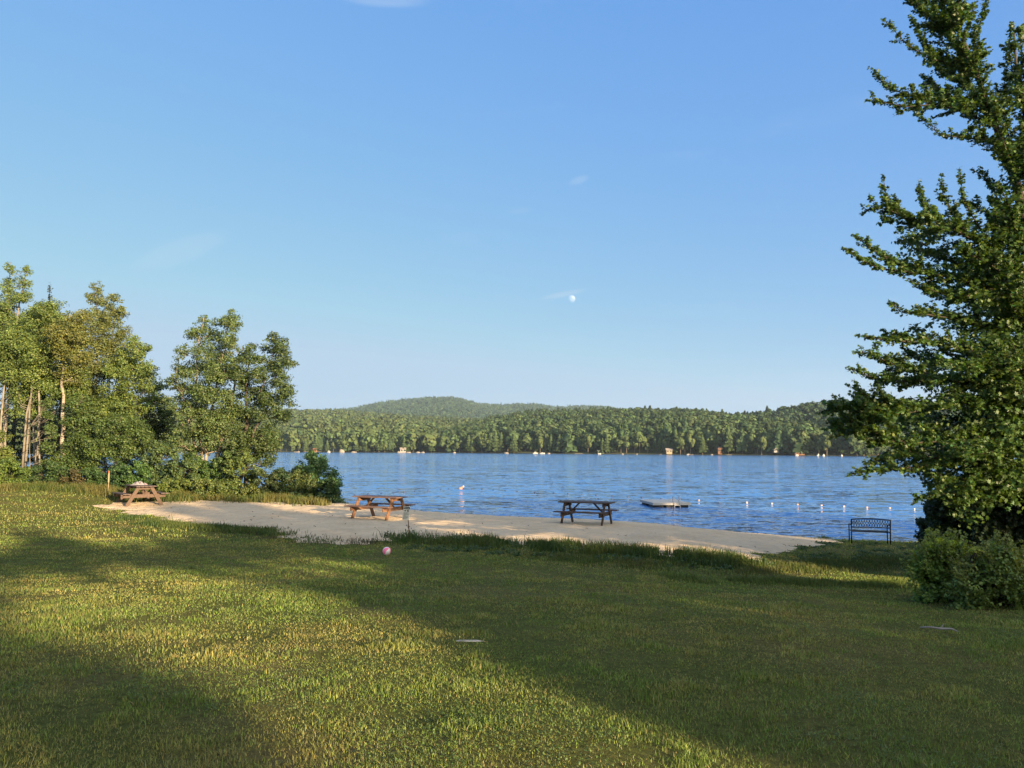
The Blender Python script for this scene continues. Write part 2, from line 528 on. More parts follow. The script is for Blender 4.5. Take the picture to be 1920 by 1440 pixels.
FULL = 1.06
def blob_tree(name, label, cat, d, trunks, blobs, leaf=.15, cov=3.2, base=(.07, .1, .025), bark=BARK, r0=.12, spread=.8, dup=1.5,
              group=None, shape=QUAD, up=.35, squash=.85, base_px=None, twig=True):
    """tree whose crown is leaf clumps; trunks and blobs are given on the photograph at forward distance d"""
    s = d / F
    bx, by = base_px if base_px else trunks[0][0]
    base_w = at(bx, by, d)
    gz = hz(base_w.x, base_w.y)
    root_loc = Vector((base_w.x, base_w.y, gz - .04))
    root = empty(name, root_loc, label, cat, group)
    xs = [b[0] for b in blobs]
    half = max(30, (max(xs) - min(xs)) / 2 + 10) * s
    wood = MB()
    tl = []
    for tr in trunks:
        pts = [at(p[0], p[1], d + (p[2] if len(p) > 2 else 0)) - root_loc for p in tr]
        pts[0].z = 0 if tr is trunks[0] else min(pts[0].z, 0)
        r1 = r0 * .62
        rr = [r1 * (1 - .8 * i / (len(pts) - 1)) for i in range(len(pts))]
        rr[0] *= 1.25
        fine, fr = [], []
        for i in range(len(pts) - 1):
            for q in range(4):
                t = q / 4
                fine.append(pts[i].lerp(pts[i + 1], t) + Vector((random.uniform(-1, 1), random.uniform(-1, 1), 0)) * r0 * .35 * (1 if i + q else 0))
                fr.append(rr[i] * (1 - t) + rr[i + 1] * t)
        fine.append(pts[-1]); fr.append(rr[-1])
        wood.tube(fine, fr, 7)
        tl += list(zip(fine, fr))
    fo = Foliage()
    todo = []
    for b in blobs:
        px, py, rp = b[:3]
        dd = b[3] if len(b) > 3 else None
        tint = b[4] if len(b) > 4 else 1
        todo.append((px, py, rp, rng.uniform(-.55, .55) * half * spread if dd is None else dd, tint))
        for _ in range(int(dup * 2.6 - 1 + rng.random())):
            todo.append((px + rng.normal() * rp * .42, py + abs(rng.normal()) * rp * .55, rp * .9, rng.uniform(-1, 1) * half * spread, tint))
    for px, py, rp, off, tint in todo:
        c = at(px, py, d + off) - root_loc
        sc = clump(fo, c, rp * s * FULL, leaf, cov, np.array(base) * tint, squash, up)
        lower = [q for q in tl if q[0].z < c.z + .1] or tl[:1]
        q = min(lower, key=lambda q: (q[0] - c).length + .5 * abs(c.z - q[0].z - (c - q[0]).length * .5))
        L = (q[0] - c).length
        rb = max(.012, min(q[1] * .5, .02 + L * .012))
        pb = wob(q[0], c, 5, .05)
        wood.tube(pb, [rb * (1 - .7 * i / 5) for i in range(6)], 5)
        if twig:
            for j in range(0, len(sc), 3):
                wood.tube(wob(pb[3], sc[j], 3, .06), [rb * .35, rb * .28, rb * .2, rb * .12], 4)
    wood.build('trunk', bark, root, True)
    link('crown', fo.mesh('crown', shape), LEAF, root)
    return root

def conifer(name, label, cat, px, top, bot, d, wpx, base=(.03, .055, .02), leaf=.22, layers=26, group=None, bare=.12, dens=1.0):
    b = at(px, bot, d)
    gz = hz(b.x, b.y)
    loc = Vector((b.x, b.y, gz - .05))
    root = empty(name, loc, label, cat, group)
    H = at(px, top, d).z - loc.z
    W = wpx / F * d
    wood = MB()
    wood.tube([(0, 0, 0), (.03, .02, H * .4), (0, 0, H * .97)], [H * .014, H * .009, .01], 6)
    fo = Foliage()
    for i in range(layers):
        t = i / layers
        z = H * (bare + (1 - bare) * t)
        L = W * (1 - t) ** .85 * rng.uniform(.75, 1.12) + .06
        for j in range(int(6 + 4 * (1 - t))):
            a = rng.uniform(0, 2 * math.pi)
            l_ = L * rng.uniform(.6, 1.1)
            dirv = np.array([math.cos(a), math.sin(a), 0])
            e = dirv * l_ + np.array([0, 0, z - l_ * .18])
            s0 = np.array([0, 0, z])
            wood.tube([s0, e], [.018, .006], 3)
            n = int(max(14, l_ / leaf * 7 * dens))
            tt = rng.uniform(.12, 1, (n, 1))
            side = np.array([-math.sin(a), math.cos(a), 0])
            p = s0 + (e - s0) * tt + side * rng.normal(0, .16, (n, 1)) * l_ * (1.1 - tt) + np.array([0, 0, 1]) * rng.normal(-.04, .07 + .16 * max(0, t - .6), (n, 1))
            nn = rng.normal(size=(n, 3)) * .5 + np.array([0, 0, 1.0]) + dirv * .3
            fo.add(p, nn, leaf * (1 - .55 * t) * rng.uniform(.6, 1.2, n), jitter_col(np.array(base) * rng.uniform(.8, 1.2), n))
    wood.build('trunk', BARK, root, True)
    link('crown', fo.mesh('crown', QUAD * np.array([.7, 1, 1])), LEAF, root)
    return root

YG, OL, MG, DG = (.09, .132, .033), (.072, .11, .036), (.055, .09, .024), (.034, .058, .02)
# ------------------------------------------------------------------ woodland on the left
WG = None
blob_tree('poplar_tree', 'tall thin poplar at the left edge, topmost twigs of the whole woodland', 'tree', 43,
          [[(8, 905), (10, 760), (14, 600), (19, 492)], [(12, 700), (34, 590), (51, 500)]],
          [(18, 500, 11, 0), (16, 530, 18, 0), (51, 505, 10, 0), (46, 528, 14, 0), (40, 552, 18), (12, 565, 24), (28, 600, 36), (-20, 620, 40), (0, 668, 36), (-40, 560, 30)],
          .087, 2.6, YG, PALE_BARK, .13, .6, 1.3)
blob_tree('broadleaf_tree', 'broad yellow-green tree with a wide rounded crown in the left woodland', 'tree', 41,
          [[(72, 905), (74, 760), (80, 680), (95, 600)], [(74, 800), (60, 700), (50, 620)]],
          [(95, 580, 26), (70, 600, 30), (120, 598, 24), (48, 632, 38), (95, 640, 40), (135, 640, 26), (70, 680, 40), (115, 690, 34), (20, 690, 34), (150, 690, 22),
           (100, 725, 34), (50, 728, 36), (140, 730, 22), (10, 640, 34)],
          .094, 3.2, YG, PALE_BARK, .11, .8, 1.5)
blob_tree('birch_tree', 'birch with a thick mottled whitish trunk standing bare in the left woodland', 'tree', 39,
          [[(121, 900), (118, 800), (118, 720), (124, 640), (130, 590)]],
          [(132, 600, 22), (150, 625, 22), (118, 640, 26), (145, 665, 24), (128, 690, 22), (160, 590, 14), (105, 615, 20)],
          .087, 2.8, (.1, .115, .03), BIRCH_BARK, .19, .7, 1.5)
blob_tree('poplar_tree', 'slender poplar with the tallest narrow spire left of the gap', 'tree', 42,
          [[(184, 905), (180, 800), (182, 700), (180, 620), (180, 530)]],
          [(183, 537, 13, 0), (172, 555, 13, 0), (190, 560, 14, 0), (176, 585, 17), (192, 590, 15), (180, 615, 21), (165, 640, 22), (195, 645, 22), (178, 680, 28), (155, 690, 22),
           (200, 690, 20), (175, 730, 28)],
          .087, 2.5, (.095, .118, .036), PALE_BARK, .09, .7, 1.3)
blob_tree('poplar_tree', 'slender poplar with the shorter of two spires, beside the gap', 'tree', 42.6,
          [[(196, 905), (200, 800), (206, 700), (212, 620), (214, 550)]],
          [(214, 556, 10, 0), (207, 575, 12, 0), (221, 585, 14, 0), (229, 578, 7, 0), (212, 605, 18), (226, 622, 18), (205, 640, 20), (235, 650, 22), (215, 670, 26)],
          .087, 2.5, (.095, .118, .036), PALE_BARK, .08, .7, 1.3)
blob_tree('broadleaf_tree', 'spreading yellow-green tree whose tips reach the sky gap', 'tree', 40,
          [[(222, 910), (212, 800), (216, 720), (232, 650)], [(214, 790), (240, 720), (262, 650)]],
          [(250, 640, 14, 0), (262, 655, 15, 0), (276, 652, 8, 0), (243, 672, 24), (270, 690, 20), (225, 690, 26), (255, 715, 28), (275, 725, 16), (215, 735, 30), (245, 755, 28),
           (195, 765, 26), (272, 760, 16), (225, 790, 30)],
          .094, 3.2, YG, PALE_BARK, .08, .8, 1.5)
blob_tree('young_tree', 'dark green young tree under the spreading yellow-green tree', 'tree', 38,
          [[(232, 912), (228, 850), (226, 780)]],
          [(225, 790, 26), (250, 800, 24), (200, 805, 26), (270, 815, 18), (232, 826, 28), (190, 838, 24), (262, 836, 18), (165, 820, 20), (178, 865, 22)],
          .094, 3.2, MG, BARK, .06, .8, 1.6)
blob_tree('young_tree', 'dark leafy young tree filling the notch left of the lone birch clump', 'tree', 41,
          [[(296, 905), (292, 840), (290, 760)]],
          [(288, 728, 9, 0), (280, 745, 14), (298, 750, 16), (308, 768, 18), (278, 775, 20), (295, 795, 22), (318, 790, 16), (270, 808, 18), (300, 822, 18)],
          .094, 3.0, (.045, .072, .022), BARK, .06, .8, 1.5)
blob_tree('young_tree', 'shaded young tree with pale stem between the thick birch and the spires', 'tree', 38.5,
          [[(150, 905), (152, 830), (154, 740)]],
          [(150, 750, 20), (165, 770, 22), (140, 790, 22), (160, 815, 24), (135, 835, 22), (155, 858, 24), (122, 870, 22)],
          .094, 3.0, MG, PALE_BARK, .05, .8, 1.5)
blob_tree('young_tree', 'leafy young tree in front of the bare thin trunks', 'tree', 37.5,
          [[(58, 912), (56, 860), (56, 800)]],
          [(92, 835, 13), (100, 858, 14), (84, 872, 14), (60, 886, 15), (92, 888, 16), (95, 800, 11), (88, 775, 10), (93, 752, 12)],
          .087, 2.8, MG, PALE_BARK, .04, .8, 1.4)
blob_tree('young_tree', 'young tree at the left edge with sunlit lower leaves', 'tree', 36.5,
          [[(8, 915), (8, 860), (6, 790)]],
          [(-8, 815, 16), (-20, 835, 22), (14, 850, 14), (2, 868, 18), (28, 888, 15), (-20, 885, 22), (10, 900, 16)],
          .094, 3.2, (.085, .115, .026), BARK, .05, .8, 1.5)
# bare thin stems in the dark of the wood
for k, (pts, lab) in enumerate([
        ([(3, 900), (1, 800), (8, 722)], 'pale leaning stem at the very left edge'),
        ([(40, 905), (50, 775), (58, 745), (62, 700)], 'bare crooked thin trunk, left of two together'),
        ([(45, 905), (54, 800), (56, 760), (66, 690)], 'bare crooked thin trunk, right of two together'),
        ([(68, 905), (74, 780), (72, 700), (76, 640)], 'straight pale thin trunk right of the two crooked ones')]):
    p = [at(x, y, 40) for x, y in pts]
    p[0].z = hz(p[0].x, p[0].y) - .05
    o = p[0].copy()
    root = empty('dead_tree', o, lab + ' in the left woodland', 'tree')
    t = MB()
    t.tube([q - o for q in p], [.065, .055, .045, .025][:len(p)], 7)
    br = t
    for _ in range(6):
        i = random.randint(1, len(p) - 2)
        b0 = (p[i].lerp(p[i + 1], random.random())) - o
        br.tube([b0, b0 + Vector((random.uniform(-.5, .5), random.uniform(-.3, .3), random.uniform(.1, .6))), b0 + Vector((random.uniform(-.9, .9), 0, random.uniform(.4, 1.1)))], [.02, .013, .005], 4)
    t.build('trunk', PALE_BARK, root, True)
# dark conifers behind the wood
for px, top, d, w_, lab in [(73, 527, 47, 42, 'dark spruce whose pointed top rises behind the broad yellow-green tree'),
                            (20, 600, 52, 75, 'dark spruce deep in the wood behind the leftmost stems'),
                            (105, 620, 50, 62, 'dark spruce deep in the wood behind the thick birch trunk'),
                            (160, 660, 51, 60, 'dark spruce deep in the wood behind the two spires'),
                            (-70, 560, 48, 70, 'dark spruce just outside the left woodland edge'),
                            (235, 745, 46, 40, 'low dark spruce behind the tree beside the gap')]:
    conifer('spruce_tree', lab, 'tree', px, top, 895, d, w_, base=(.026, .045, .018), leaf=.26, layers=24, dens=.8)

# ------------------------------------------------------------------ the birch clump by the water
blob_tree('birch_tree', 'tall olive-green birch left of the water with pale forked trunks and ragged top', 'tree', 37,
          [[(392, 905), (386, 850), (392, 800), (402, 740), (420, 660), (430, 590)], [(388, 880), (374, 820), (366, 740), (372, 650), (382, 595)], [(390, 830), (350, 770), (330, 700)],
           [(396, 790), (440, 720), (455, 650)]],
          [(432, 590, 17, 0), (442, 600, 12, 0), (418, 602, 14, 0), (382, 598, 11, 0), (372, 618, 17), (395, 622, 20), (355, 626, 12), (430, 630, 20), (410, 655, 24), (378, 655, 24),
           (346, 655, 15), (440, 662, 20), (360, 690, 24), (334, 690, 15), (395, 690, 26), (430, 695, 26), (322, 715, 12), (345, 728, 22), (380, 730, 26), (415, 735, 26), (320, 755, 16),
           (350, 765, 24), (385, 775, 24), (425, 775, 24), (335, 795, 22), (362, 805, 20), (410, 815, 20), (440, 815, 20), (320, 825, 16), (385, 740, 26, -1.2), (400, 785, 24, -1.3), (378, 800, 20, -1.3), (395, 830, 20, -1.3), (412, 700, 24, -1.2), (430, 750, 24, -1.2), (345, 835, 18), (418, 845, 18), (440, 850, 16), (350, 862, 14)],
          .081, 2.7, OL, BIRCH_BARK, .13, .75, 1.25)
blob_tree('cherry_tree', 'dark green tree at the water edge with a separate rounded top', 'tree', 36.5,
          [[(430, 905), (440, 860), (466, 790), (495, 720), (518, 640)], [(445, 850), (480, 800), (520, 750)], [(466, 790), (462, 720), (470, 650)]],
          [(516, 628, 12, 0), (525, 640, 17, 0), (505, 645, 14, 0), (535, 660, 16, 0), (515, 672, 20), (540, 680, 13, 0), (470, 650, 13, 0), (458, 668, 16), (482, 672, 16), (490, 700, 22), (520, 705, 22),
           (455, 700, 22), (543, 725, 11, 0), (530, 738, 18), (475, 735, 26), (505, 745, 24), (455, 765, 24), (490, 780, 26), (522, 775, 18), (470, 810, 24), (505, 812, 22), (452, 830, 20),
           (488, 838, 20), (512, 835, 12), (470, 858, 18), (500, 862, 16), (450, 862, 14)],
          .087, 3.0, (.05, .08, .024), BARK, .12, .75, 1.3)

# ------------------------------------------------------------------ shrubs along the left shore
SG = 'shrubs along the left shore'
def shrub(label, d, cx, top, bot, hw, base, leaf=.085, cov=3.0, n=9, name='shrub', spread=.9, up=.5, lean=0):
    base = tuple(v * k for v, k in zip(base, (.88, 1.12, 1.1)))
    top -= 6
    bl = []
    n = int(n * 2.2)
    for i in range(n):
        t = (i + .5) / n
        y = bot + (top - bot) * t
        wdt = hw * 1.15 * math.sqrt(max(.1, 1 - (t * .95) ** 2.4))
        rp = max(6, hw * .38 * (1.15 - .6 * t))
        bl.append((cx + lean * t + random.uniform(-1, 1) * max(0, wdt - rp * .6), y + (rp * .7 if t > .8 else 0), rp))
    tr = [[(cx, bot), (cx + lean * .5, (top + bot) / 2), (cx + lean, top + 6)], [(cx, bot), (cx - hw * .4, (top + bot) / 2)], [(cx, bot), (cx + hw * .4, (top + bot) / 2)]]
    return blob_tree(name, label, 'shrub', d, tr, bl, leaf, cov, base, BARK, .022, spread, 1.3, SG, QUAD, up, .9)
shrub('dark green shrub below the patch of water between the trees', 36, 222, 872, 918, 36, (.036, .062, .022), n=9)
shrub('leafy shrub directly behind the left picnic table', 35.5, 262, 868, 922, 30, MG, n=9)
shrub('pale stemmed willow bush right of the patch of water', 36, 304, 830, 920, 38, (.07, .09, .034), n=14)
shrub('grey-green willow bush under the lone birch', 35, 345, 862, 928, 30, (.075, .095, .035), n=10)
shrub('dark shrub at the foot of the lone birch trunks', 36, 392, 868, 925, 26, MG, n=9)
shrub('low yellow-green shrub in front of the birch trunks', 34, 330, 902, 936, 34, (.1, .11, .025), n=8)
shrub('low yellow-green shrub beside the sand in the middle of the row', 34, 395, 902, 936, 34, (.09, .1, .026), n=8)
shrub('upright yellow-green shrub with candle-like tips', 35, 452, 846, 936, 36, (.1, .115, .032), n=13, up=.9)
shrub('brownish green shrub beside the candle-tipped one', 34.5, 498, 884, 938, 30, (.065, .075, .03), n=9)
shrub('dark fine-leaved shrub in the thick of the row', 35, 535, 880, 943, 34, (.04, .058, .024), n=10)
shrub('blue-green leafy shrub standing highest against the water', 36, 590, 850, 945, 42, (.06, .1, .036), n=22, lean=4)
shrub('dark shrub leaning over the lake at the right end of the row', 35.5, 612, 898, 950, 30, (.04, .062, .022), n=9, lean=6)
shrub('tall mixed shrub between the birch trunks and the candle-tipped one', 36, 418, 850, 930, 32, (.07, .095, .028), n=12)
shrub('olive shrub filling the gap left of the birch trunks', 36, 362, 852, 928, 30, (.06, .085, .026), n=12)
shrub('olive shrub between the fine-leaved one and the tallest blue-green one', 35.2, 562, 876, 945, 32, (.075, .085, .028), n=14)
shrub('yellowish low shrub at the sand edge near the end of the row', 34.5, 470, 908, 942, 30, (.085, .09, .026), n=7)
shrub('dark shrub left of the tall stems, base of the woodland', 36.5, 95, 868, 918, 36, (.045, .068, .022), n=9)
shrub('reddish-tinged shrub in the shade at the woodland foot', 36, 140, 884, 916, 24, (.075, .055, .025), n=7)
shrub('yellow-green shrub lit by the sun at the left woodland edge', 35.5, 22, 862, 915, 36, (.095, .12, .028), n=9)
shrub('small shrub hiding the foot of the woodland by the wooden stake', 36, 172, 880, 918, 26, (.045, .07, .022), n=8)

random.seed(21); rng = np.random.default_rng(21)
# ------------------------------------------------------------------ the big maple at the right
def maple():
    d0 = 15.5
    b = at(1935, 1010, d0)
    root_loc = Vector((b.x, b.y, hz(b.x, b.y) - .05))
    root = empty('maple_tree', root_loc, 'big dark maple with star-shaped leaves filling the right edge of the view', 'tree')
    wood, fo = MB(), Foliage()
    P = lambda x, y, o=0: at(x, y, d0 + o) - root_loc
    tr = [(1935, 1010, 0), (1942, 850, 0), (1940, 650, 0), (1932, 480, .1), (1905, 340, .1), (1868, 240, 0), (1835, 150, -.1), (1800, 60, -.1), (1775, -40, 0), (1750, -150, 0)]
    tp = [P(*q) for q in tr]; tp[0].z = 0
    wood.tube(tp, [.19, .15, .13, .11, .085, .06, .048, .036, .026, .012], 9)
    tp2 = [P(1922, 480, .1), P(1945, 350, .6), P(1930, 220, .8), P(1905, 120, .9), P(1900, 40, 1)]
    wood.tube(tp2, [.08, .06, .045, .03, .015], 8)
    green = np.array((.046, .09, .02))
    def leafy(a, b, n, r, tint):
        """leaves round a shoot from a to b"""
        a, b = np.array(a), np.array(b)
        t = rng.random((n, 1))
        p = a + (b - a) * t + unit(rng.normal(size=(n, 3))) * r * rng.uniform(.3, 1, (n, 1))
        nn = rng.normal(size=(n, 3)) * .75 + np.array([0, -.12, .8])
        fo.add(p, nn, rng.uniform(.06, .115, n), jitter_col(green * tint, n, .3, .2))
    def twig(c, dv, sl, tint, dens=1.0):
        """a leafy twig: leaves set along it, thinning to a point"""
        e = c + dv * sl + Vector((0, 0, -.10 * sl))
        mid = c.lerp(e, .5) + Vector((0, 0, .04 * sl))
        wood.tube([c, mid, e], [.008, .005, .002], 4)
        n = max(7, int(sl * 88 * dens))
        t = rng.random((n, 1)) ** .85
        A, M_, E = np.array(c), np.array(mid), np.array(e)
        p = A * (1 - t) ** 2 + 2 * M_ * t * (1 - t) + E * t * t + unit(rng.normal(size=(n, 3))) * np.array([1, 1, .7]) * (.035 + .05 * (1 - t)) * rng.uniform(.3, 1.2, (n, 1))
        nn = rng.normal(size=(n, 3)) * .6 + np.array([0, -.15, .9])
        fo.add(p, nn, rng.uniform(.052, .096, n) * (1 - .25 * t[:, 0]), jitter_col(green * tint, n, .3, .2))
    def limb(px, r0, shoot, dens=1.0, up=.6, first=.08):
        pts = [P(*q) for q in px]
        n = len(pts)
        wood.tube(pts, [r0 * (.8 - .7 * i / (n - 1)) for i in range(n)], 6)
        seg = [(pts[i + 1] - pts[i]).length for i in range(n - 1)]
        L = sum(seg)
        k = max(7, int(L / .068 * dens))
        for j in range(k):
            t = first + (1 - first) * (j + random.random()) / k
            dd = t * L
            i = 0
            while i < n - 2 and dd > seg[i]:
                dd -= seg[i]; i += 1
            c = pts[i].lerp(pts[i + 1], min(1, dd / seg[i]))
            ax = (pts[i + 1] - pts[i]).normalized()
            side = ax.cross(Vector((0, 0, 1))).normalized() * random.choice((-1, 1))
            sl = shoot * random.choice((.6, .8, 1.0, 1.3, 1.7)) * (1.25 - .85 * t)
            dv = (ax * random.uniform(.5, 1.1) + side * random.uniform(.15, .95) + Vector((0, 0, random.choice((-.25, .1, .35, .7, 1.0)) * up * 1.4))).normalized()
            tint = random.uniform(.75, 1.25)
            twig(c, dv, sl, tint)
            if sl > .3:
                for q in range(2):
                    f = random.uniform(.25, .7)
                    d2 = (dv + side * random.uniform(-.9, .9) + Vector((0, 0, random.uniform(-.2, .8)))).normalized()
                    twig(c + dv * sl * f, d2, sl * random.uniform(.3, .55), tint)
        twig(pts[-1] - (pts[-1] - pts[-2]) * .2, (pts[-1] - pts[-2]).normalized(), min(.3, seg[-1]), 1.0)
    L_ = [
        ([(1700, 768, -2.5), (1650, 755, -2.7), (1600, 762, -2.9), (1562, 772, -3)], .025, .4, 1.5),
        ([(1720, 770, -2.4), (1670, 780, -2.5), (1620, 788, -2.6), (1575, 790, -2.7)], .025, .42, 1.5),
        ([(1700, 830, -2), (1650, 815, -2.2), (1610, 800, -2.3), (1572, 815, -2.4)], .025, .4, 1.4),
        ([(1740, 700, -1.6), (1690, 690, -1.8), (1650, 672, -1.9), (1618, 662, -2)], .025, .36, 1.4),
        ([(1760, 860, -1.6), (1710, 850, -1.8), (1660, 858, -2), (1630, 870, -2.1)], .025, .36, 1.3),
        # top of the tree
        ([(1835, 150, 0), (1800, 118, -.3), (1745, 112, -.5), (1700, 82, -.6), (1664, 44, -.7)], .028, .26, 1.1),
        ([(1812, 100, 0), (1775, 60, -.2), (1740, 30, -.2), (1705, 0, -.2)], .03, .5, 1.2),
        ([(1800, 60, 0), (1790, 20, .4), (1770, -20, .5), (1745, -60, .5)], .03, .5, 1.2),
        ([(1830, 150, 0), (1825, 80, .3), (1845, 20, .5), (1850, -10, .5)], .025, .34, 1.1),
        ([(1868, 240, 0), (1820, 215, -.5), (1760, 195, -.8), (1700, 200, -.9), (1635, 188, -1.0)], .035, .34, 1.15),
        ([(1760, 195, -.8), (1715, 180, -.9), (1668, 168, -1), (1642, 138, -1)], .02, .24, 1.2),
        ([(1850, 190, 0), (1810, 160, .3), (1770, 140, .6), (1735, 90, .7), (1710, 35, .8)], .03, .36, 1.1),
        ([(1885, 280, 0), (1850, 262, -.4), (1800, 258, -.7), (1760, 252, -.8), (1732, 224, -.8)], .03, .26, 1.0),
        ([(1850, 200, 0), (1815, 200, .6), (1775, 180, .9), (1740, 150, 1)], .03, .5, 1.2),
        # right leader
        ([(1930, 220, .8), (1900, 150, .6), (1892, 90, .5), (1895, 55, .5)], .03, .32, 1.1),
        ([(1925, 250, .8), (1912, 170, 1), (1915, 110, 1), (1913, 70, 1)], .03, .3, 1.1),
        ([(1945, 350, .6), (1900, 280, .4), (1880, 220, .2), (1870, 170, .1)], .03, .42, 1.2),
        ([(1945, 350, .6), (1970, 260, .6), (1980, 160, .5), (1990, 60, .4)], .035, .5, 1.0),
        ([(1922, 480, 0), (1880, 400, -.2), (1862, 350, -.3), (1835, 326, -.4)], .03, .3, 1.0),
        # middle mass with upright spikes
        ([(1926, 560, 0), (1860, 470, -.6), (1790, 430, -1.1), (1720, 418, -1.4), (1670, 395, -1.5), (1644, 388, -1.6)], .045, .5, 1.35),
        ([(1720, 418, -1.4), (1685, 400, -1.4), (1662, 375, -1.4), (1658, 346, -1.4)], .02, .22, 1.3),
        ([(1775, 430, -1.0), (1745, 400, -1.0), (1725, 375, -1.0), (1724, 352, -1)], .02, .24, 1.3),
        ([(1815, 440, -.8), (1785, 400, -.8), (1768, 370, -.8), (1766, 344, -.8)], .02, .25, 1.3),
        ([(1850, 450, -.5), (1820, 400, -.6), (1804, 365, -.6), (1801, 330, -.6)], .02, .22, 1.2),
        ([(1924, 520, 0), (1880, 440, .2), (1850, 400, .3), (1815, 380, .4)], .03, .42, 1.2),
        ([(1930, 600, 0), (1860, 540, -.8), (1790, 520, -1.3), (1720, 512, -1.7), (1650, 504, -2.0), (1612, 486, -2.1), (1592, 472, -2.1)], .045, .36, 1.35),
        ([(1720, 512, -1.7), (1680, 490, -1.8), (1640, 472, -1.9), (1614, 450, -2)], .02, .26, 1.3),
        ([(1926, 590, 0), (1850, 520, .6), (1780, 490, 1), (1720, 470, 1.3)], .04, .6, 1.3),
        ([(1860, 540, -.8), (1800, 560, -1.2), (1750, 545, -1.4), (1715, 530, -1.5)], .025, .3, 1.1),
        # lower half
        ([(1932, 680, 0), (1870, 620, -.6), (1800, 600, -1.1), (1740, 590, -1.4), (1690, 585, -1.5), (1676, 572, -1.5)], .04, .36, 1.3),
        ([(1932, 700, 0), (1860, 660, -.8), (1780, 648, -1.4), (1700, 640, -1.8), (1650, 636, -2), (1626, 631, -2)], .045, .32, 1.35),
        ([(1934, 740, 0), (1860, 720, -.8), (1770, 712, -1.4), (1700, 715, -1.8), (1640, 710, -2), (1603, 694, -2.1)], .045, .4, 1.4),
        ([(1934, 760, 0), (1860, 750, -1.2), (1780, 760, -2), (1700, 768, -2.5), (1620, 768, -2.8), (1560, 756, -3)], .05, .38, 1.45),
        ([(1700, 768, -2.5), (1650, 790, -2.7), (1600, 800, -2.8), (1562, 802, -2.8)], .025, .34, 1.4),
        ([(1936, 800, 0), (1860, 810, -1), (1780, 825, -1.6), (1700, 832, -2), (1640, 828, -2.2), (1598, 812, -2.3)], .045, .42, 1.4),
        ([(1936, 820, 0), (1870, 850, -1), (1790, 870, -1.6), (1710, 876, -2), (1650, 882, -2.2), (1604, 888, -2.3)], .04, .32, 1.3),
        ([(1870, 850, -1), (1810, 895, -1.4), (1760, 920, -1.6), (1725, 935, -1.7)], .03, .4, 1.3),
        ([(1934, 700, 0), (1860, 680, .8), (1780, 680, 1.4), (1700, 670, 1.8)], .045, .62, 1.35),
        ([(1934, 780, 0), (1850, 780, 1), (1770, 790, 1.6), (1690, 780, 2)], .045, .62, 1.35),
        ([(1934, 850, 0), (1870, 860, .9), (1800, 870, 1.4), (1730, 860, 1.8)], .04, .6, 1.3),
        ([(1930, 620, 0), (1870, 580, .8), (1800, 560, 1.3), (1750, 545, 1.6)], .04, .6, 1.3),
        ([(1934, 720, 0), (1890, 690, -1.6), (1840, 680, -2.4), (1790, 690, -2.9)], .04, .55, 1.3),
        ([(1936, 830, 0), (1900, 840, -1.6), (1850, 850, -2.4), (1800, 850, -2.9)], .04, .55, 1.3),
        ([(1926, 560, 0), (1890, 520, -1.2), (1850, 490, -1.9), (1800, 470, -2.3)], .04, .5, 1.2),
        ([(1936, 900, 0), (1890, 920, -.9), (1830, 930, -1.4), (1780, 940, -1.7)], .035, .5, 1.3),
        ([(1936, 880, 0), (1900, 900, .9), (1840, 910, 1.6), (1790, 925, 2)], .035, .55, 1.3),
        ([(1905, 340, .1), (1930, 320, -.8), (1935, 280, -1.2), (1920, 240, -1.5)], .03, .42, 1.1),
        ([(1922, 480, 0), (1900, 420, -1), (1890, 380, -1.5), (1875, 350, -1.8)], .03, .42, 1.1),
        ([(1922, 480, 0), (1900, 440, 1.2), (1880, 400, 1.8), (1870, 380, 2)], .03, .45, 1.1),
    ]
    L_ += [([(1835, 150, 0), (1815, 120, -.7), (1800, 60, -.9), (1785, 10, -1)], .025, .4, 1.3), ([(1870, 245, 0), (1850, 200, -.8), (1838, 150, -1), (1830, 110, -1.1)], .025, .42, 1.3),
           ([(1905, 340, 0), (1890, 290, -.8), (1872, 240, -1.1), (1862, 200, -1.2)], .025, .4, 1.2), ([(1800, 60, 0), (1775, 30, -.6), (1760, -10, -.8), (1750, -50, -.9)], .025, .42, 1.3),
           ([(1936, 650, 0), (1910, 600, -1.2), (1895, 560, -1.8), (1885, 500, -2)], .03, .5, 1.3), ([(1938, 800, 0), (1915, 760, -1.4), (1900, 720, -2), (1890, 670, -2.3)], .03, .5, 1.3)]
    for y, dz in ((880, -40), (780, -50), (690, -50), (600, -60), (520, -60), (430, -70), (330, -60), (240, -60), (140, -50)):   # the side of the crown outside the photograph
        for o in (-1.6, 0, 1.6):
            ln = 260 * (1 - abs(y - 760) / 1100)
            L_.append(([(1930, y, 0), (1930 + ln * .4, y + dz * .4, o * .5), (1930 + ln * .8, y + dz * .9, o), (1930 + ln, y + dz * 1.3, o * 1.2)], .045, .62, .8))
    for a in L_:
        limb(*a)
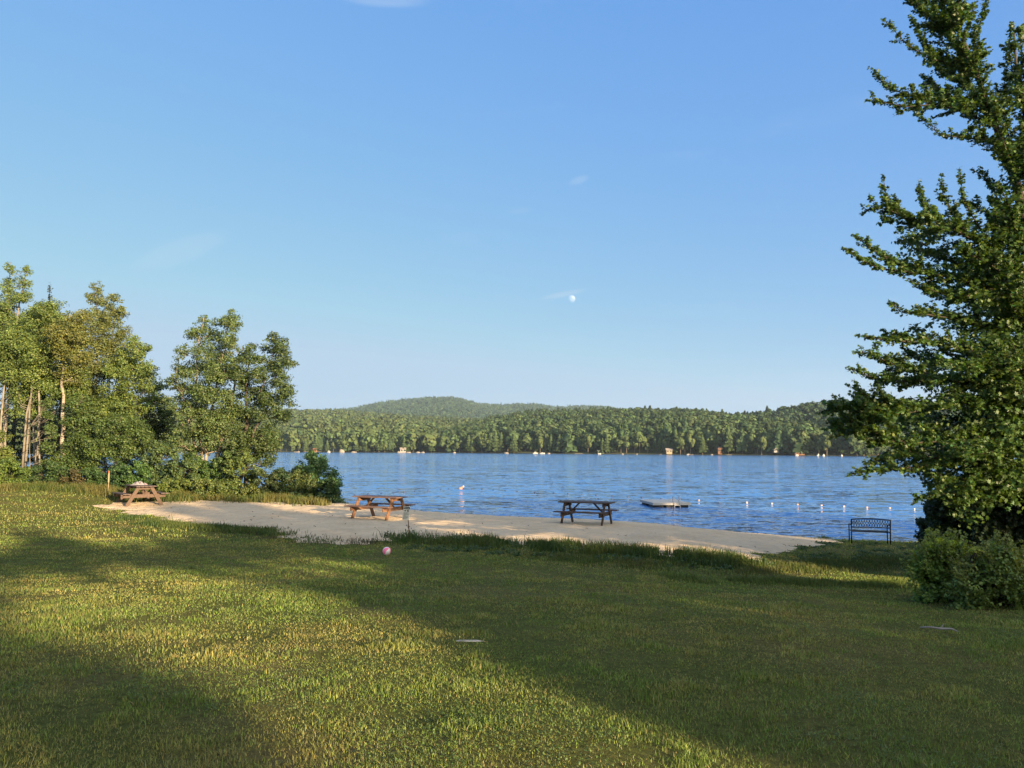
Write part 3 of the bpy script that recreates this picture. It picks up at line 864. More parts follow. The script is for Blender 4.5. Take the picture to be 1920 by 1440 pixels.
    # the leafy inside of the crown
    for x, y, r in ((1880, 560, 55), (1890, 670, 62), (1845, 640, 48), (1870, 760, 66), (1800, 730, 52), (1845, 850, 64), (1780, 835, 50), (1900, 900, 60), (1725, 785, 40), (1900, 460, 48), (1885, 345, 26),
                    (1852, 235, 24), (1812, 130, 22), (1790, 60, 20), (1820, 930, 46), (1760, 900, 36), (1830, 500, 40), (1760, 470, 30), (1800, 600, 36), (1905, 270, 24), (1880, 820, 60), (1700, 840, 34),
                    (1905, 160, 22), (1914, 325, 31), (1925, 385, 33), (1906, 275, 31), (1897, 95, 11), (1902, 140, 14), (1912, 190, 18), (1905, 65, 8),
                    (1700, 450, 28), (1740, 440, 32), (1690, 500, 20), (1722, 490, 26), (1675, 418, 18), (1760, 520, 28), (1700, 640, 24), (1740, 620, 28), (1690, 700, 28), (1740, 690, 34), (1655, 700, 17),
                    (1675, 640, 17), (1640, 772, 28), (1600, 780, 24), (1680, 770, 32), (1620, 808, 20), (1665, 860, 18), (1720, 880, 28), (1742, 915, 24), (1760, 50, 24), (1738, 20, 22), (1780, 100, 25),
                    (1745, 118, 16), (1762, 180, 24), (1725, 196, 14), (1800, 170, 28), (1830, 205, 22), (1870, 290, 20),
                    (1960, 600, 70), (1980, 750, 80), (1970, 880, 70), (1975, 450, 60), (1950, 320, 40)):
        for o in (-.9, 0, .9):
            if r > 30 or o == 0:
                clump(fo, P(x + random.uniform(-12, 12), y + random.uniform(-12, 12), o * r / 45), r / F * d0 * 1.05, .085, 1.5, green * random.uniform(.75, 1.05), .9, .6)
    wood.build('trunk', DARK_BARK, root, True)
    link('crown', fo.mesh('crown', MAPLE), LEAF, root)
maple()

def bush_shoots(root, cx, top, bot, hw, d, base, n, leaf):
    wood, fo = MB(), Foliage()
    for _ in range(n):
        a = random.uniform(.12, math.pi - .12)
        px, py = cx + math.cos(a) * hw * random.uniform(.5, .95), bot - 14 - math.sin(a) * (bot - 14 - top) * random.uniform(.6, .92)
        c = at(px, py, d + random.uniform(-.5, .35)) - root.location
        e = c + Vector((math.cos(a) * .12 + random.gauss(0, .06), random.gauss(-.04, .08), random.uniform(.12, .34)))
        wood.tube([c, c.lerp(e, .5), e], [.006, .004, .002], 4)
        m = int(30 + 40 * random.random())
        t = rng.random((m, 1))
        p = np.array(c) + (np.array(e) - np.array(c)) * t + rng.normal(size=(m, 3)) * .022
        w_ = .35 + .65 * t
        col = np.array(base) * (1 - w_ * .5) + np.array((.17, .17, .035)) * w_ * .5
        fo.add(p, rng.normal(size=(m, 3)) * .6 + np.array([0, -.2, .6]), leaf * rng.uniform(.7, 1.3, m), np.clip(col * rng.uniform(.7, 1.3, (m, 1)), .005, .4))
    wood.build('shoot', BARK, root, True)['kind'] = 'stuff'
    link('young_leaves', fo.mesh('young_leaves'), LEAF, root)

def near_bush(label, d, cx, top, bot, hw, base, leaf, n, tips=None, name='bush', spread=.8):
    bl = []
    n = int(n * 2.4)
    for i in range(n):
        a = random.uniform(0, math.pi)
        q = random.uniform(.15, 1) ** .5
        k = 1 + .22 * math.sin(a * 5 + cx) + .12 * math.sin(a * 11)
        rp = hw * random.uniform(.14, .3)
        bl.append((cx + math.cos(a) * q * (hw - rp * .5) * k, bot - 14 + math.sin(a) * q * (top - bot + 14 + rp * .6) * min(1.08, k), rp))
    for t in tips or []:
        bl.append((t[0], t[1], t[2] * .6, 0, np.array((2.4, 1.8, 1.1))))  # yellow tips, with sunlight on them put into the leaf tint
        bl.append((t[0] + random.uniform(-9, 9), t[1] + 14, t[2] * .8, -.2, np.array((1.9, 1.5, 1.0))))
    tr = [[(cx, bot), (cx + 4, (top + bot) / 2), (cx + 6, top + 18)]] + [[(cx, bot), (cx + q * hw * .7, (top + bot) / 2 + 10)] for q in (-1, -.5, .5, 1)]
    r = blob_tree(name, label, 'bush', d, tr, bl, leaf, 2.6, base, BARK, .025, spread, 1.9, None, QUAD, .45, .95)
    if tips:
        bush_shoots(r, cx, top, bot, hw, d, base, 110, leaf)
    return r
near_bush('rounded green bush in the right foreground with sunlight painted into its yellow tips', 11.5, 1775, 1012, 1140, 68, (.105, .185, .032), .045, 16,
          [(1748, 1022, 9), (1765, 1014, 8), (1782, 1018, 9), (1800, 1020, 8), (1735, 1035, 9)])
near_bush('wide brownish-green bush at the right edge of the foreground', 10.8, 1872, 1020, 1148, 86, (.11, .165, .036), .042, 20,
          [(1898, 1032, 10), (1905, 1046, 9), (1890, 1050, 9), (1850, 1032, 8), (1828, 1030, 7)])
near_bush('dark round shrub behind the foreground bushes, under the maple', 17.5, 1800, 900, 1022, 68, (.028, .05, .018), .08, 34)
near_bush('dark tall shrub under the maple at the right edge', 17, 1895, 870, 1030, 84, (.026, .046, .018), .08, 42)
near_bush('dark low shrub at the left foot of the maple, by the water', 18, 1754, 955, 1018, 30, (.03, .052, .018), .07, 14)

# ------------------------------------------------------------------ trees standing behind the photographer: they cast the evening shade
A_ = R(40)
uu, vv = Vector((-math.sin(A_), math.cos(A_), 0)), Vector((math.cos(A_), math.sin(A_), 0))
random.seed(5); rng = np.random.default_rng(5)
def in_shade(s, q):
    """crowns of the trees behind the viewpoint, in a vertical plane: s along the row, q height"""
    wv = float(vnoise(s * .7 + 3, q * .7, 12) - .5)
    if s < 1.75 + wv * .8:
        return 3 < q < 12.0 + 2.2 * wv and float(vnoise(s * 1.1 + 2, q * 1.25, 77)) < (.56 if s > -5 else .7)
    if 0 < s < 8.2 and 10.15 + .4 * wv < q < 11.0 + .5 * wv:
        return True
    el = np.interp(q, [0, 7, 8, 9, 9.9, 11, 13], [4.4, 4.1, 3.8, 5.35, 7.2, 7.8, 9.4]) + wv * .6
    er = np.interp(q, [8.6, 9.4, 10.2], [14.6, 13.2, 12.3])
    if el < s < er + wv * .3 and q > 3:
        return q < 12.9 + 1.6 * wv
    if s > np.interp(q, [8.6, 9.4, 11], [16.2, 17.4, 18.1]) + wv * .3 and q > 3:
        return q < (14.2 if s < 26 else 12.6) + 2.6 * wv and float(vnoise(s * .9 + 7, q * .9, 31)) < .84
    return False
ST = [-15, -10.5, -6.5, -3, .4, 5.6, 8.8, 11.6, 18.6, 22, 26, 30.5, 35]
blobs_of = {k: [] for k in range(len(ST))}
for s_ in np.arange(-18, 38, .8):
    for q_ in np.arange(3.2, 15, .8):
        s2, q2 = s_ + random.uniform(-.3, .3), q_ + random.uniform(-.3, .3)
        if in_shade(s2, q2):
            blobs_of[int(np.argmin([abs(s2 - c) for c in ST]))].append((s2, q2))
for k, c in enumerate(ST):
    t0 = -30
    b = vv * c + uu * t0
    gz = hz(b.x, b.y)
    root = empty('shade_tree', (b.x, b.y, gz - .05), 'tall leafy tree behind the viewpoint whose shade falls on the lawn', 'tree', 'trees behind the viewpoint')
    wood, fo = MB(), Foliage()
    H = max(q for _, q in blobs_of[k])
    wood.tube([(0, 0, 0), (.1, .05, H * .5), (0, 0, H * .92)], [.26, .18, .04], 8)
    for s2, q2 in blobs_of[k]:
        for o in ((-1.1, 0, 1.1) if 4 < s2 < 13 and q2 < 9.6 else ((0,) if -6 < s2 < 1.9 and q2 < 9.9 else (-.8, .8))):
            cen = vv * (s2 - c) + uu * (o + random.uniform(-.5, .5)) + Vector((0, 0, q2 - gz))
            clump(fo, cen, .72, .26, 4.2, MG)
            if random.random() < .3:
                wood.tube([(0, 0, max(1.5, cen.z - 1.5)), cen], [.05, .012], 4)
    wood.build('trunk', BARK, root, True)
    link('crown', fo.mesh('crown'), LEAF, root)

random.seed(8); rng = np.random.default_rng(8)
# ------------------------------------------------------------------ far hills and forest
def far_template(n, kind, seed):
    g = np.random.default_rng(seed)
    if kind == 'conifer':
        t = g.random(n) ** .8
        a = g.uniform(0, 2 * math.pi, n)
        tier = .75 + .35 * np.sin(t * 40)
        rr = (1 - t) ** .9 * .26 * tier * g.uniform(.55, 1.1, n) + .015
        c = np.stack([rr * np.cos(a), rr * np.sin(a), .12 + .88 * t], 1)
        nn = np.stack([np.cos(a), np.sin(a), np.full(n, .55)], 1) + g.normal(size=(n, 3)) * .3
        sz = (.16 * (1 - t) + .07) * g.uniform(.7, 1.2, n)
    else:
        lob = unit(g.normal(size=(9, 3))) * np.array([.26, .26, .27]) + np.array([0, 0, .62])
        k = g.integers(0, 9, n)
        d = unit(g.normal(size=(n, 3)))
        c = lob[k] + d * .15 * g.uniform(.75, 1.05, (n, 1))
        nn = d * .9 + (c - np.array([0, 0, .55])) * 1.2 + g.normal(size=(n, 3)) * .25
        sz = .125 * g.uniform(.7, 1.3, n)
    sz = sz * min(1.25, (150 / n) ** .42)
    nn = unit(nn)
    tt = g.normal(size=(n, 3)); tt = unit(tt - nn * (tt * nn).sum(1, keepdims=True))
    b = np.cross(nn, tt)
    sh = np.array([(-.5, -.4, 0), (.5, -.45, 0), (.4, .5, .1), (-.45, .45, .1)])
    v = c[:, None] + sz[:, None, None] * (b[:, None] * sh[None, :, 0:1] + tt[:, None] * sh[None, :, 1:2] + nn[:, None] * sh[None, :, 2:3])
    return v.reshape(-1, 3)

def scatter_forest(name, label, pos, height, kindmix, ntri, cols, seed):
    """one mesh of very many far crowns (nobody could count them)"""
    g = np.random.default_rng(seed)
    tm = [far_template(ntri, 'round', seed + i) for i in range(4)] + [far_template(ntri, 'conifer', seed + 10 + i) for i in range(3)]
    V, CO = [], []
    isC = g.random(len(pos)) < kindmix
    for i in range(7):
        pick = np.where(isC, 4 + g.integers(0, 3, len(pos)), g.integers(0, 4, len(pos))) == i
        P = pos[pick]
        if not len(P):
            continue
        a = g.uniform(0, 2 * math.pi, len(P))
        H = height[pick] * g.uniform(.75, 1.2, len(P)) * (1.12 if i >= 4 else 1)
        W = H * g.uniform(.8, 1.25, len(P))
        T = tm[i]
        ca, sa = np.cos(a)[:, None], np.sin(a)[:, None]
        x = (T[None, :, 0] * ca - T[None, :, 1] * sa) * W[:, None] + P[:, 0:1]
        y = (T[None, :, 0] * sa + T[None, :, 1] * ca) * W[:, None] + P[:, 1:2]
        z = T[None, :, 2] * H[:, None] + P[:, 2:3]
        V.append(np.stack([x, y, z], 2).reshape(-1, 3))
        base = np.array(cols[1] if i >= 4 else cols[0])
        tint = base[None] * g.uniform(.78, 1.2, (len(P), 1)) * (1 + g.normal(0, .06, (len(P), 3)) * np.array([1, .3, .8]))
        c = np.repeat(tint, len(T), 0) * np.repeat(g.uniform(.8, 1.2, (len(P) * (len(T) // 4), 1)), 4, 0)
        CO.append(np.clip(c, .005, .4))
    V, CO = np.concatenate(V), np.concatenate(CO)
    o = link(name, np_mesh(name, V, np.arange(len(V)), np.full(len(V) // 4, 4), CO), FAR_LEAF)
    return tag(o, label, 'forest', kind='stuff')

FOREST_FLOOR = mat_noise('forest_floor', (.03, .04, .015), (.06, .07, .025), .05, .95, 0)
shore_px = [-700, -200, 0, 200, 330, 420, 520, 800, 960, 1250, 1600, 1750, 2100, 2700]
shore_d = [260, 300, 330, 400, 500, 640, 700, 690, 640, 560, 480, 520, 760, 1000]
def shore(px): return np.interp(px, shore_px, shore_d)

def hill(profile, dbase, dcrest, th, step=6, p=1.0):
    px0, px1 = profile[0][0], profile[-1][0]
    pxs = np.arange(px0, px1 + step, step)
    cy = np.interp(pxs, [q[0] for q in profile], [q[1] for q in profile])
    rows = np.concatenate([np.linspace(0, 1, 14), [1.15, 1.4]])
    D0, D1 = dbase(pxs), dcrest(pxs)
    a, b = (pxs - 960) / F, None
    zc = np.array([at(px, y, d).z for px, y, d in zip(pxs, cy, D1)]) - th
    zc = np.maximum(zc, .6)
    def surf(i, t):      # i: fractional column, t: 0 base .. 1 crest
        d0, d1, z1 = np.interp(i, np.arange(len(pxs)), D0), np.interp(i, np.arange(len(pxs)), D1), np.interp(i, np.arange(len(pxs)), zc)
        d = d0 + (d1 - d0) * t
        pxv = px0 + i * step
        ax = ray(pxv, 843)[0]
        tt = np.clip(t, 0, 1) ** p
        z = .25 + z1 * np.where(t <= 1, tt * (1.25 - .25 * tt), 1 - (t - 1) * .8)
        return np.stack([ax * d, d, z], -1)
    I, T = np.meshgrid(np.arange(len(pxs)), rows)
    co = surf(I.ravel().astype(float), T.ravel())
    nx = len(pxs)
    i = (np.arange(len(rows) - 1)[:, None] * nx + np.arange(nx - 1)[None, :]).ravel()
    fc = np.stack([i, i + 1, i + nx + 1, i + nx], 1)
    tag(link('hill', np_mesh('hill', co, fc, np.full(len(fc), 4), smooth=True), FOREST_FLOOR), kind='structure')
    def sample(spacing, t0=0.0, t1=1.05):
        area = float(np.sum((D0 + D1) / 2 * step / F * (D1 - D0))) * (t1 - t0)
        n = int(area / spacing ** 2)
        ii = rng.uniform(0, len(pxs) - 1, n * 2)
        t = rng.uniform(t0, t1, n * 2)
        dd = np.interp(ii, np.arange(len(pxs)), D0) * (1 - t) + np.interp(ii, np.arange(len(pxs)), D1) * t
        w = np.interp(ii, np.arange(len(pxs)), D1 - D0) * dd
        ok = rng.random(n * 2) < w / w.max()
        return surf(ii[ok], t[ok])
    return sample

# the long mountain far behind
mount = hill([(380, 775), (480, 771), (560, 769), (640, 767), (660, 765), (712, 754), (766, 748), (812, 744.5), (850, 744.5), (875, 750), (900, 757), (953, 758),
              (1006, 757), (1050, 763), (1095, 760.5), (1141, 763), (1170, 768), (1300, 775), (1420, 782)],
             lambda p: np.full(len(p), 1700.), lambda p: np.full(len(p), 3100.), 14, p=1.1)
P = mount(15.5, .25, 1.04)
scatter_forest('forest', 'blue-green wooded slopes of the long mountain beyond the lake', P, np.full(len(P), 17.), .25, 26, ((.044, .08, .044), (.028, .056, .038)), 101)
# foothill on the left side of the far shore
foot = hill([(-100, 775), (200, 772), (420, 771), (520, 769), (560, 770), (640, 771), (720, 777), (800, 782), (900, 788), (1000, 792), (1100, 795)],
            lambda p: shore(p) + 4, lambda p: np.interp(p, [-100, 300, 520, 1100], [900., 1200., 1750., 1500.]), 15, p=1.15)
P = foot(11.5, .0, 1.04)
scatter_forest('forest', 'sunlit mixed woodland on the low foothill behind the left shore', P, np.full(len(P), 16.), .25, 90, ((.07, .102, .04), (.046, .074, .034)), 202)
# nearer wooded ridge right of centre
near = hill([(640, 838), (700, 832), (780, 822), (860, 800), (920, 786), (969, 777), (1012, 772), (1090, 771), (1177, 769), (1234, 770), (1311, 771), (1354, 776),
             (1375, 780), (1430, 783), (1503, 789), (1552, 806), (1600, 822), (1660, 834), (1720, 838)],
            lambda p: shore(p) + 3, lambda p: shore(p) + np.interp(p, [640, 900, 1100, 1400, 1800], [60., 330., 360., 300., 120.]), 15)
P = near(6.8, .02, 1.03)
scatter_forest('forest', 'dark green mixed woodland on the nearer ridge right of centre', P, np.full(len(P), 15.5), .3, 240, ((.056, .09, .037), (.035, .061, .029)), 303)
# hill on the right, partly behind the maple
right = hill([(1250, 800), (1330, 790), (1390, 781), (1420, 776), (1480, 766), (1510, 761), (1555, 756), (1620, 754), (1750, 755), (1900, 775), (2050, 825)],
             lambda p: shore(p) + 60, lambda p: np.maximum(900., shore(p) + 200), 14)
P = right(9.5, .1, 1.03)
scatter_forest('forest', 'dark wooded hill at the right, partly hidden by the big maple', P, np.full(len(P), 16.), .15, 90, ((.038, .068, .032), (.027, .048, .026)), 404)

# trees standing along the far shore, each a thing
def far_tree_mesh(kind, seed):
    T = far_template(900 if kind != 'conifer' else 1000, kind, seed)
    g = np.random.default_rng(seed)
    base = {'conifer': (.05, .08, .033), 'round': (.068, .1, .038), 'tall': (.08, .11, .042)}[kind]
    if kind == 'tall':
        T = T * np.array([.62, .62, 1])
    if kind == 'conifer':
        T = T * np.array([1.05, 1.05, 1])
    col = np.repeat(np.clip(np.array(base)[None] * g.uniform(.6, 1.4, (len(T) // 4, 1)), .005, .4), 4, 0)
    co, cnt = T, np.full(len(T) // 4, 4)
    tb = MB(); tb.tube([(0, 0, -.03), (.008, .004, .3), (0, 0, .8)], [.014, .011, .004], 6)
    tv = np.array(tb.v); tf = [f for f in tb.f if len(f) == 4]
    lo = np.concatenate([np.arange(len(T)), (np.array(tf) + len(T)).ravel()])
    cnt = np.concatenate([cnt, np.full(len(tf), 4)])
    co = np.concatenate([co, tv])
    col = np.concatenate([col, np.tile([[.2, .17, .13]], (len(tv), 1))])
    return np_mesh('far_tree', co, lo, cnt, col, midx=np.zeros(len(cnt)))
far_protos = {k: [far_tree_mesh(k, s) for s in (1, 2, 3)] for k in ('conifer', 'round', 'tall')}
for k in far_protos:
    for me in far_protos[k]:
        me.materials.append(FAR_LEAF)
FL = {'conifer': ('far_conifer', 'dark pointed conifer standing in the row along the far shore', 'conifers along the far shore'),
      'round': ('far_broadleaf_tree', 'round-crowned broadleaf tree standing in the row along the far shore', 'broadleaf trees along the far shore'),
      'tall': ('far_slender_tree', 'slender light green tree standing in the row along the far shore', 'slender trees along the far shore')}
px = -60.0
while px < 1830:
    d = float(shore(px)) + random.uniform(4, 16)
    k = random.choices(('conifer', 'round', 'tall'), (.45, .3, .25))[0]
    H = random.uniform(9, 18.5) * (1.15 if k == 'conifer' else .9)
    if px < 900: H *= .85
    nm, lb, gr = FL[k]
    q = at(px, 843, d)
    o = link(nm, random.choice(far_protos[k]))
    o.location = (q.x, d, .25)
    wv = H * random.uniform(.85, 1.2)
    o.scale = (wv, wv, H)
    o.rotation_euler = (0, 0, random.uniform(0, 6.28))
    tag(o, lb, 'tree', gr)
    px += random.uniform(.55, 1.25) * 5.2 / d * F * (1 if 480 < px < 1640 else 2.2)

random.seed(9); rng = np.random.default_rng(9)
# ------------------------------------------------------------------ picnic tables
def picnic_table(loc, rz, label, TOP_WOOD, TABLE_WOOD):
    root = empty('picnic_table', loc, label, 'picnic table', 'picnic tables on the beach', rz)
    t = MB()
    for i in range(5):
        y = -.375 + i * .153
        t.box((-.915, y, .715), (.915, y + .142, .753))
    t.build('tabletop', TOP_WOOD, root, bevel=.005)
    for s in (-1, 1):
        b = MB()
        for k in range(2):
            y0 = s * .56 if s > 0 else -.56 - .285
            b.box((-.915, y0 + k * .146, .418), (.915, y0 + k * .146 + .139, .456))
        b.build('bench_seat', TOP_WOOD, root, bevel=.005)
    for x in (-.66, .66):
        for s in (-1, 1):
            l = MB()
            x0 = x + (.043 if x > 0 else -.043)
            l.bar((x0, s * .65, -.03), (x0, s * .235, .71), .04, .135, (1, 0, 0))
            l.build('leg', TABLE_WOOD, root, bevel=.004)
        c = MB(); c.box((x - .019, -.80, .28), (x + .019, .80, .415)); c.build('crossbeam', TABLE_WOOD, root, bevel=.004)
        c = MB(); c.box((x - .019, -.35, .60), (x + .019, .35, .712)); c.build('top_support', TABLE_WOOD, root, bevel=.004)
        c = MB(); k = 1 if x > 0 else -1
        c.bar((x - k * .02, 0, .33), (x - k * .42, 0, .712), .085, .04, (0, 1, 0)); c.build('brace', TABLE_WOOD, root, bevel=.004)
    return root
def ground_place(px, py, d):
    q = at(px, py, d)
    return Vector((q.x, d, hz(q.x, d)))
def sandz(x, y): return float(sand_z(np.array([x]), np.array([y]))[0])
T1 = at(261, 951, 31.2); T2 = at(712, 973, 26.7); T3 = at(1100, 981, 26.2)
TABLES = []
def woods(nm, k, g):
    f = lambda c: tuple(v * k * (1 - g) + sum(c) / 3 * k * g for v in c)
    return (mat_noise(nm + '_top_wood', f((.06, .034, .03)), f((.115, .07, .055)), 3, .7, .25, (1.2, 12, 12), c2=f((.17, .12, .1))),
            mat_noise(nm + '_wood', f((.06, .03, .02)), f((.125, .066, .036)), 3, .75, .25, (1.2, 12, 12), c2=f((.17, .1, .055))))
for q, rz, lab, (tw, lw) in ((T1, R(131), 'weathered brown picnic table at the left end of the beach with a towel on it', woods('weathered', .72, .4)),
                   (T2, R(-25), 'sunlit orange-brown picnic table on the sand behind the small sign', (TOP_WOOD, TABLE_WOOD)),
                   (T3, R(-22), 'dark brown picnic table standing in shade close to the water', woods('shaded', .5, .1))):  # same table wood, its colour darkened for the table in shade
    z = np.mean([sandz(q.x + a, q.y + b) for a in (-.6, .6) for b in (-.5, .5)])
    TABLES.append((picnic_table((q.x, q.y, z), rz, lab, tw, lw), z))

# crumpled towel on the left table
def towel():
    n = 26
    co = []
    for j in range(n):
        for i in range(n):
            u, v = i / (n - 1) * 2 - 1, j / (n - 1) * 2 - 1
            x, y = u * .27 * (1 + .15 * math.sin(v * 5)), v * .2 * (1 + .12 * math.sin(u * 4 + 1))
            e = max(0, 1 - (abs(u) ** 2.2 + abs(v) ** 2.2))
            z = .004 + .115 * e * (.45 + .75 * float(vnoise(u * 2.2 + 5, v * 2.2 + 3, 4))) + .05 * e * math.sin(u * 9 + v * 4)
            co.append((x, y, max(.004, z)))
    i = (np.arange(n - 1)[:, None] * n + np.arange(n - 1)[None]).ravel()
    fc = np.stack([i, i + 1, i + n + 1, i + n], 1)
    m = mat_noise('towel_cloth', (.15, .14, .15), (.21, .2, .21), 6, .95, .4, c2=(.19, .11, .14), bscale=60, dist=.004)
    o = link('towel', np_mesh('towel', co, fc, np.full(len(fc), 4), smooth=True), m)
    s = o.modifiers.new('thick', 'SOLIDIFY'); s.thickness = .012; s.offset = 1
    w_ = Matrix.Rotation(R(131), 3, 'Z') @ Vector((.12, .0, 0))
    o.location = (T1.x + w_.x, T1.y + w_.y, TABLES[0][1] + .754)
    o.rotation_euler = (0, 0, R(20))
    tag(o, 'crumpled white and pink towel heaped on the left picnic table', 'towel')
towel()

# ------------------------------------------------------------------ beach sign
def sign():
    b = at(769, 1003, 20.4)
    z = min(sandz(b.x, b.y), hz(b.x, b.y))
    top = at(763.5, 950, 20.4)
    root = empty('beach_sign', (b.x, b.y, z - .02), 'small grey notice sign on a thin leaning stake at the sand edge', 'sign')
    H = top.z - z
    ln = top.x - b.x
    st = MB(); st.bar((0, 0, -.1), (ln, .02, H), .022, .018, (1, 0, 0)); st.build('stake', TABLE_WOOD, root)
    board_m = mat_noise('sign_board', (.42, .44, .42), (.55, .57, .54), 12, .6, .05)
    ink = mat_noise('sign_ink', (.012, .016, .03), (.03, .035, .05), 20, .6, 0)
    W, HH = .175, .36
    bd = MB(); bd.box((-W / 2, -.006, -HH), (W / 2, .006, 0))
    bo = bd.build('board', board_m, root, bevel=.002)
    bo.location = (ln, -.018, H + .03)
    bo.rotation_euler = (0, R(6), R(16))
    y0, y1 = -.010, -.0065
    hd = MB()
    hd.box((-.078, y0, -.075), (.078, y1, -.012))
    hd.build('header', ink, bo)
    lt = MB()
    x = -.066
    while x < .06:
        wd = random.uniform(.009, .016)
        lt.box((x, y0 - .002, -.053), (x + wd, y0 - .0005, -.034))
        x += wd + .006
    lt.build('heading', board_m, bo)
    pic = MB()
    for cx, s in ((-.036, 1), (.034, 1.15)):
        prof = [(-.026, .002), (-.012, .014), (.0, .010), (.008, .024), (.018, .022), (.014, .006), (.024, -.010), (.010, -.024), (-.008, -.016), (-.022, -.012)]
        n = len(prof)
        vs = [(cx + a * s, y0, -.115 + c * s) for a, c in prof] + [(cx + a * s, y1, -.115 + c * s) for a, c in prof]
        pic.add(vs, [tuple(range(n)), tuple(range(2 * n - 1, n - 1, -1))] + [(i, i + n, (i + 1) % n + n, (i + 1) % n) for i in range(n)])
    pic.build('pictogram', ink, bo)
    tx = MB()
    for k in range(7):
        zz = -.165 - k * .026
        x = -.07
        end = .07 if k not in (3, 6) else .02
        while x < end - .02:
            wd = random.uniform(.012, .03)
            tx.box((x, y0, zz - .006), (min(end, x + wd), y1, zz + .004))
            x += wd + .007
    tx.build('lettering', ink, bo)
sign()

# ------------------------------------------------------------------ wooden stake near the wood
def stake():
    b, t = at(203, 922, 33), at(204.5, 884, 33)
    z = hz(b.x, b.y)
    root = empty('marker_stake', (b.x, b.y, z), 'thin pale wooden stake with an orange tip beside the left picnic table', 'stake')
    v = Vector((t.x - b.x, 0, t.z - z))
    s = MB(); s.bar((0, 0, -.1), v * .52, .02, .02, (1, 0, 0)); s.build('stake_shaft', mat_noise('pale_wood', (.2, .165, .1), (.3, .25, .16), 6, .8, .1), root)
    s = MB(); s.bar(v * .515, v * .93, .05, .02, (1, 0, 0)); s.build('paddle', bpy.data.materials['pale_wood'], root)
    s = MB(); s.bar(v * .925, v * 1.03, .04, .02, (1, 0, 0)); s.build('tip', mat_noise('orange_paint', (.32, .09, .03), (.4, .13, .05), 6, .6, .05), root)
stake()

# ------------------------------------------------------------------ beach ball
def ball():
    b = at(725, 1037.5, 17.0)
    r = 7.6 / F * 17.0
    z = hz(b.x, b.y)
    vs, fs, ms = [], [], []
    nu, nv = 36, 20
    rot = Matrix.Rotation(R(38), 3, 'Y') @ Matrix.Rotation(R(12), 3, 'X')
    for j in range(1, nv):
        for i in range(nu):
            th, ph = math.pi * j / nv, 2 * math.pi * i / nu
            vs.append(rot @ Vector((math.sin(th) * math.cos(ph), math.sin(th) * math.sin(ph), math.cos(th))) * r)
    vs += [rot @ Vector((0, 0, r)), rot @ Vector((0, 0, -r))]
    for j in range(nv - 2):
        for i in range(nu):
            q = (i + 1) % nu
            fs.append((j * nu + i, (j + 1) * nu + i, (j + 1) * nu + q, j * nu + q))
    for i in range(nu):
        q = (i + 1) % nu
        fs.append((len(vs) - 2, i, q)); fs.append((len(vs) - 1, (nv - 2) * nu + q, (nv - 2) * nu + i))
    # wide pink and white gores
    me = bpy.data.meshes.new('beach_ball')
    me.from_pydata([tuple(v) for v in vs], [], fs)
    inv = rot.transposed()
    mi = []
    for p in me.polygons:
        c = inv @ Vector(p.center)
        a = (math.degrees(math.atan2(c.y, c.x)) + 360 + BALL_TURN) % 360
        mi.append(int(a // 60) % 2)
    me.polygons.foreach_set('material_index', mi)
    me.polygons.foreach_set('use_smooth', [True] * len(fs))
    o = link('beach_ball', me, [PINK, mat_noise('white_vinyl', (.72, .7, .7), (.8, .78, .78), 4, .35, 0)])
    o.location = (b.x, b.y, z + r * .97)
    tag(o, 'pink and white striped beach ball lying on the grass', 'ball')
BALL_TURN = 25
ball()

# ------------------------------------------------------------------ park bench seen from behind
def bench():
    d = 25.0
    b = at(1633, 1014, d)
    z = hz(b.x, d)
    W = 66 / F * d / 1.0
    root = empty('park_bench', (b.x, d, z), 'black metal bench with a lattice back facing the lake', 'bench', None, R(-16))
    hw = W / 2
    for s in (-1, 1):
        m = MB(); m.tube([(s * hw, 0, -.08), (s * hw, -.02, .42), (s * hw, -.10, .80)], .02, 8); m.build('rear_leg', BLACK_METAL, root, True)
        m = MB(); m.tube([(s * hw, .5, -.08), (s * hw, .48, .58)], .018, 8); m.build('front_leg', BLACK_METAL, root, True)
        m = MB(); m.tube([(s * hw, -.05, .60), (s * hw, .2, .615), (s * hw, .5, .585)], .018, 8); m.build('armrest', BLACK_METAL, root, True)
    n = 17
    top = lambda t:   .80 + .035 * math.sin(math.pi * t)
    yb = lambda zz: -.10 * (zz - .42) / .38 - .02
    m = MB()
    m.tube([(-hw + W * i / n, yb(top(i / n)), top(i / n)) for i in range(n + 1)], .016, 8)
    m.tube([(-hw, yb(.54), .54), (hw, yb(.54), .54)], .014, 8)
    m.build('backrest', BLACK_METAL, root, True)
    lat = MB()
    k = 15
    for i in range(k):
        t = (i + .5) / k
        for sgn in (-1, 1):
            pts = []
            for q in range(7):
                f = q / 6
                tt = t + sgn * .033 * math.sin(f * math.pi * 2)
                zz = .54 + (top(min(1, max(0, tt))) - .54) * f
                pts.append((-hw + W * min(1, max(0, tt)), yb(zz), zz))
            lat.tube(pts, .0075, 5)
    lat.build('lattice', BLACK_METAL, root, True)
    s = MB()
    for i in range(9):
        y = .02 + i * .052
        s.bar((-hw, y, .40), (hw, y, .40), .032, .008, (0, 1, 0))
    s.box((-hw, -.015, .385), (hw, .005, .412)); s.box((-hw, .475, .38), (hw, .49, .405))
    s.build('seat', BLACK_METAL, root)
bench()

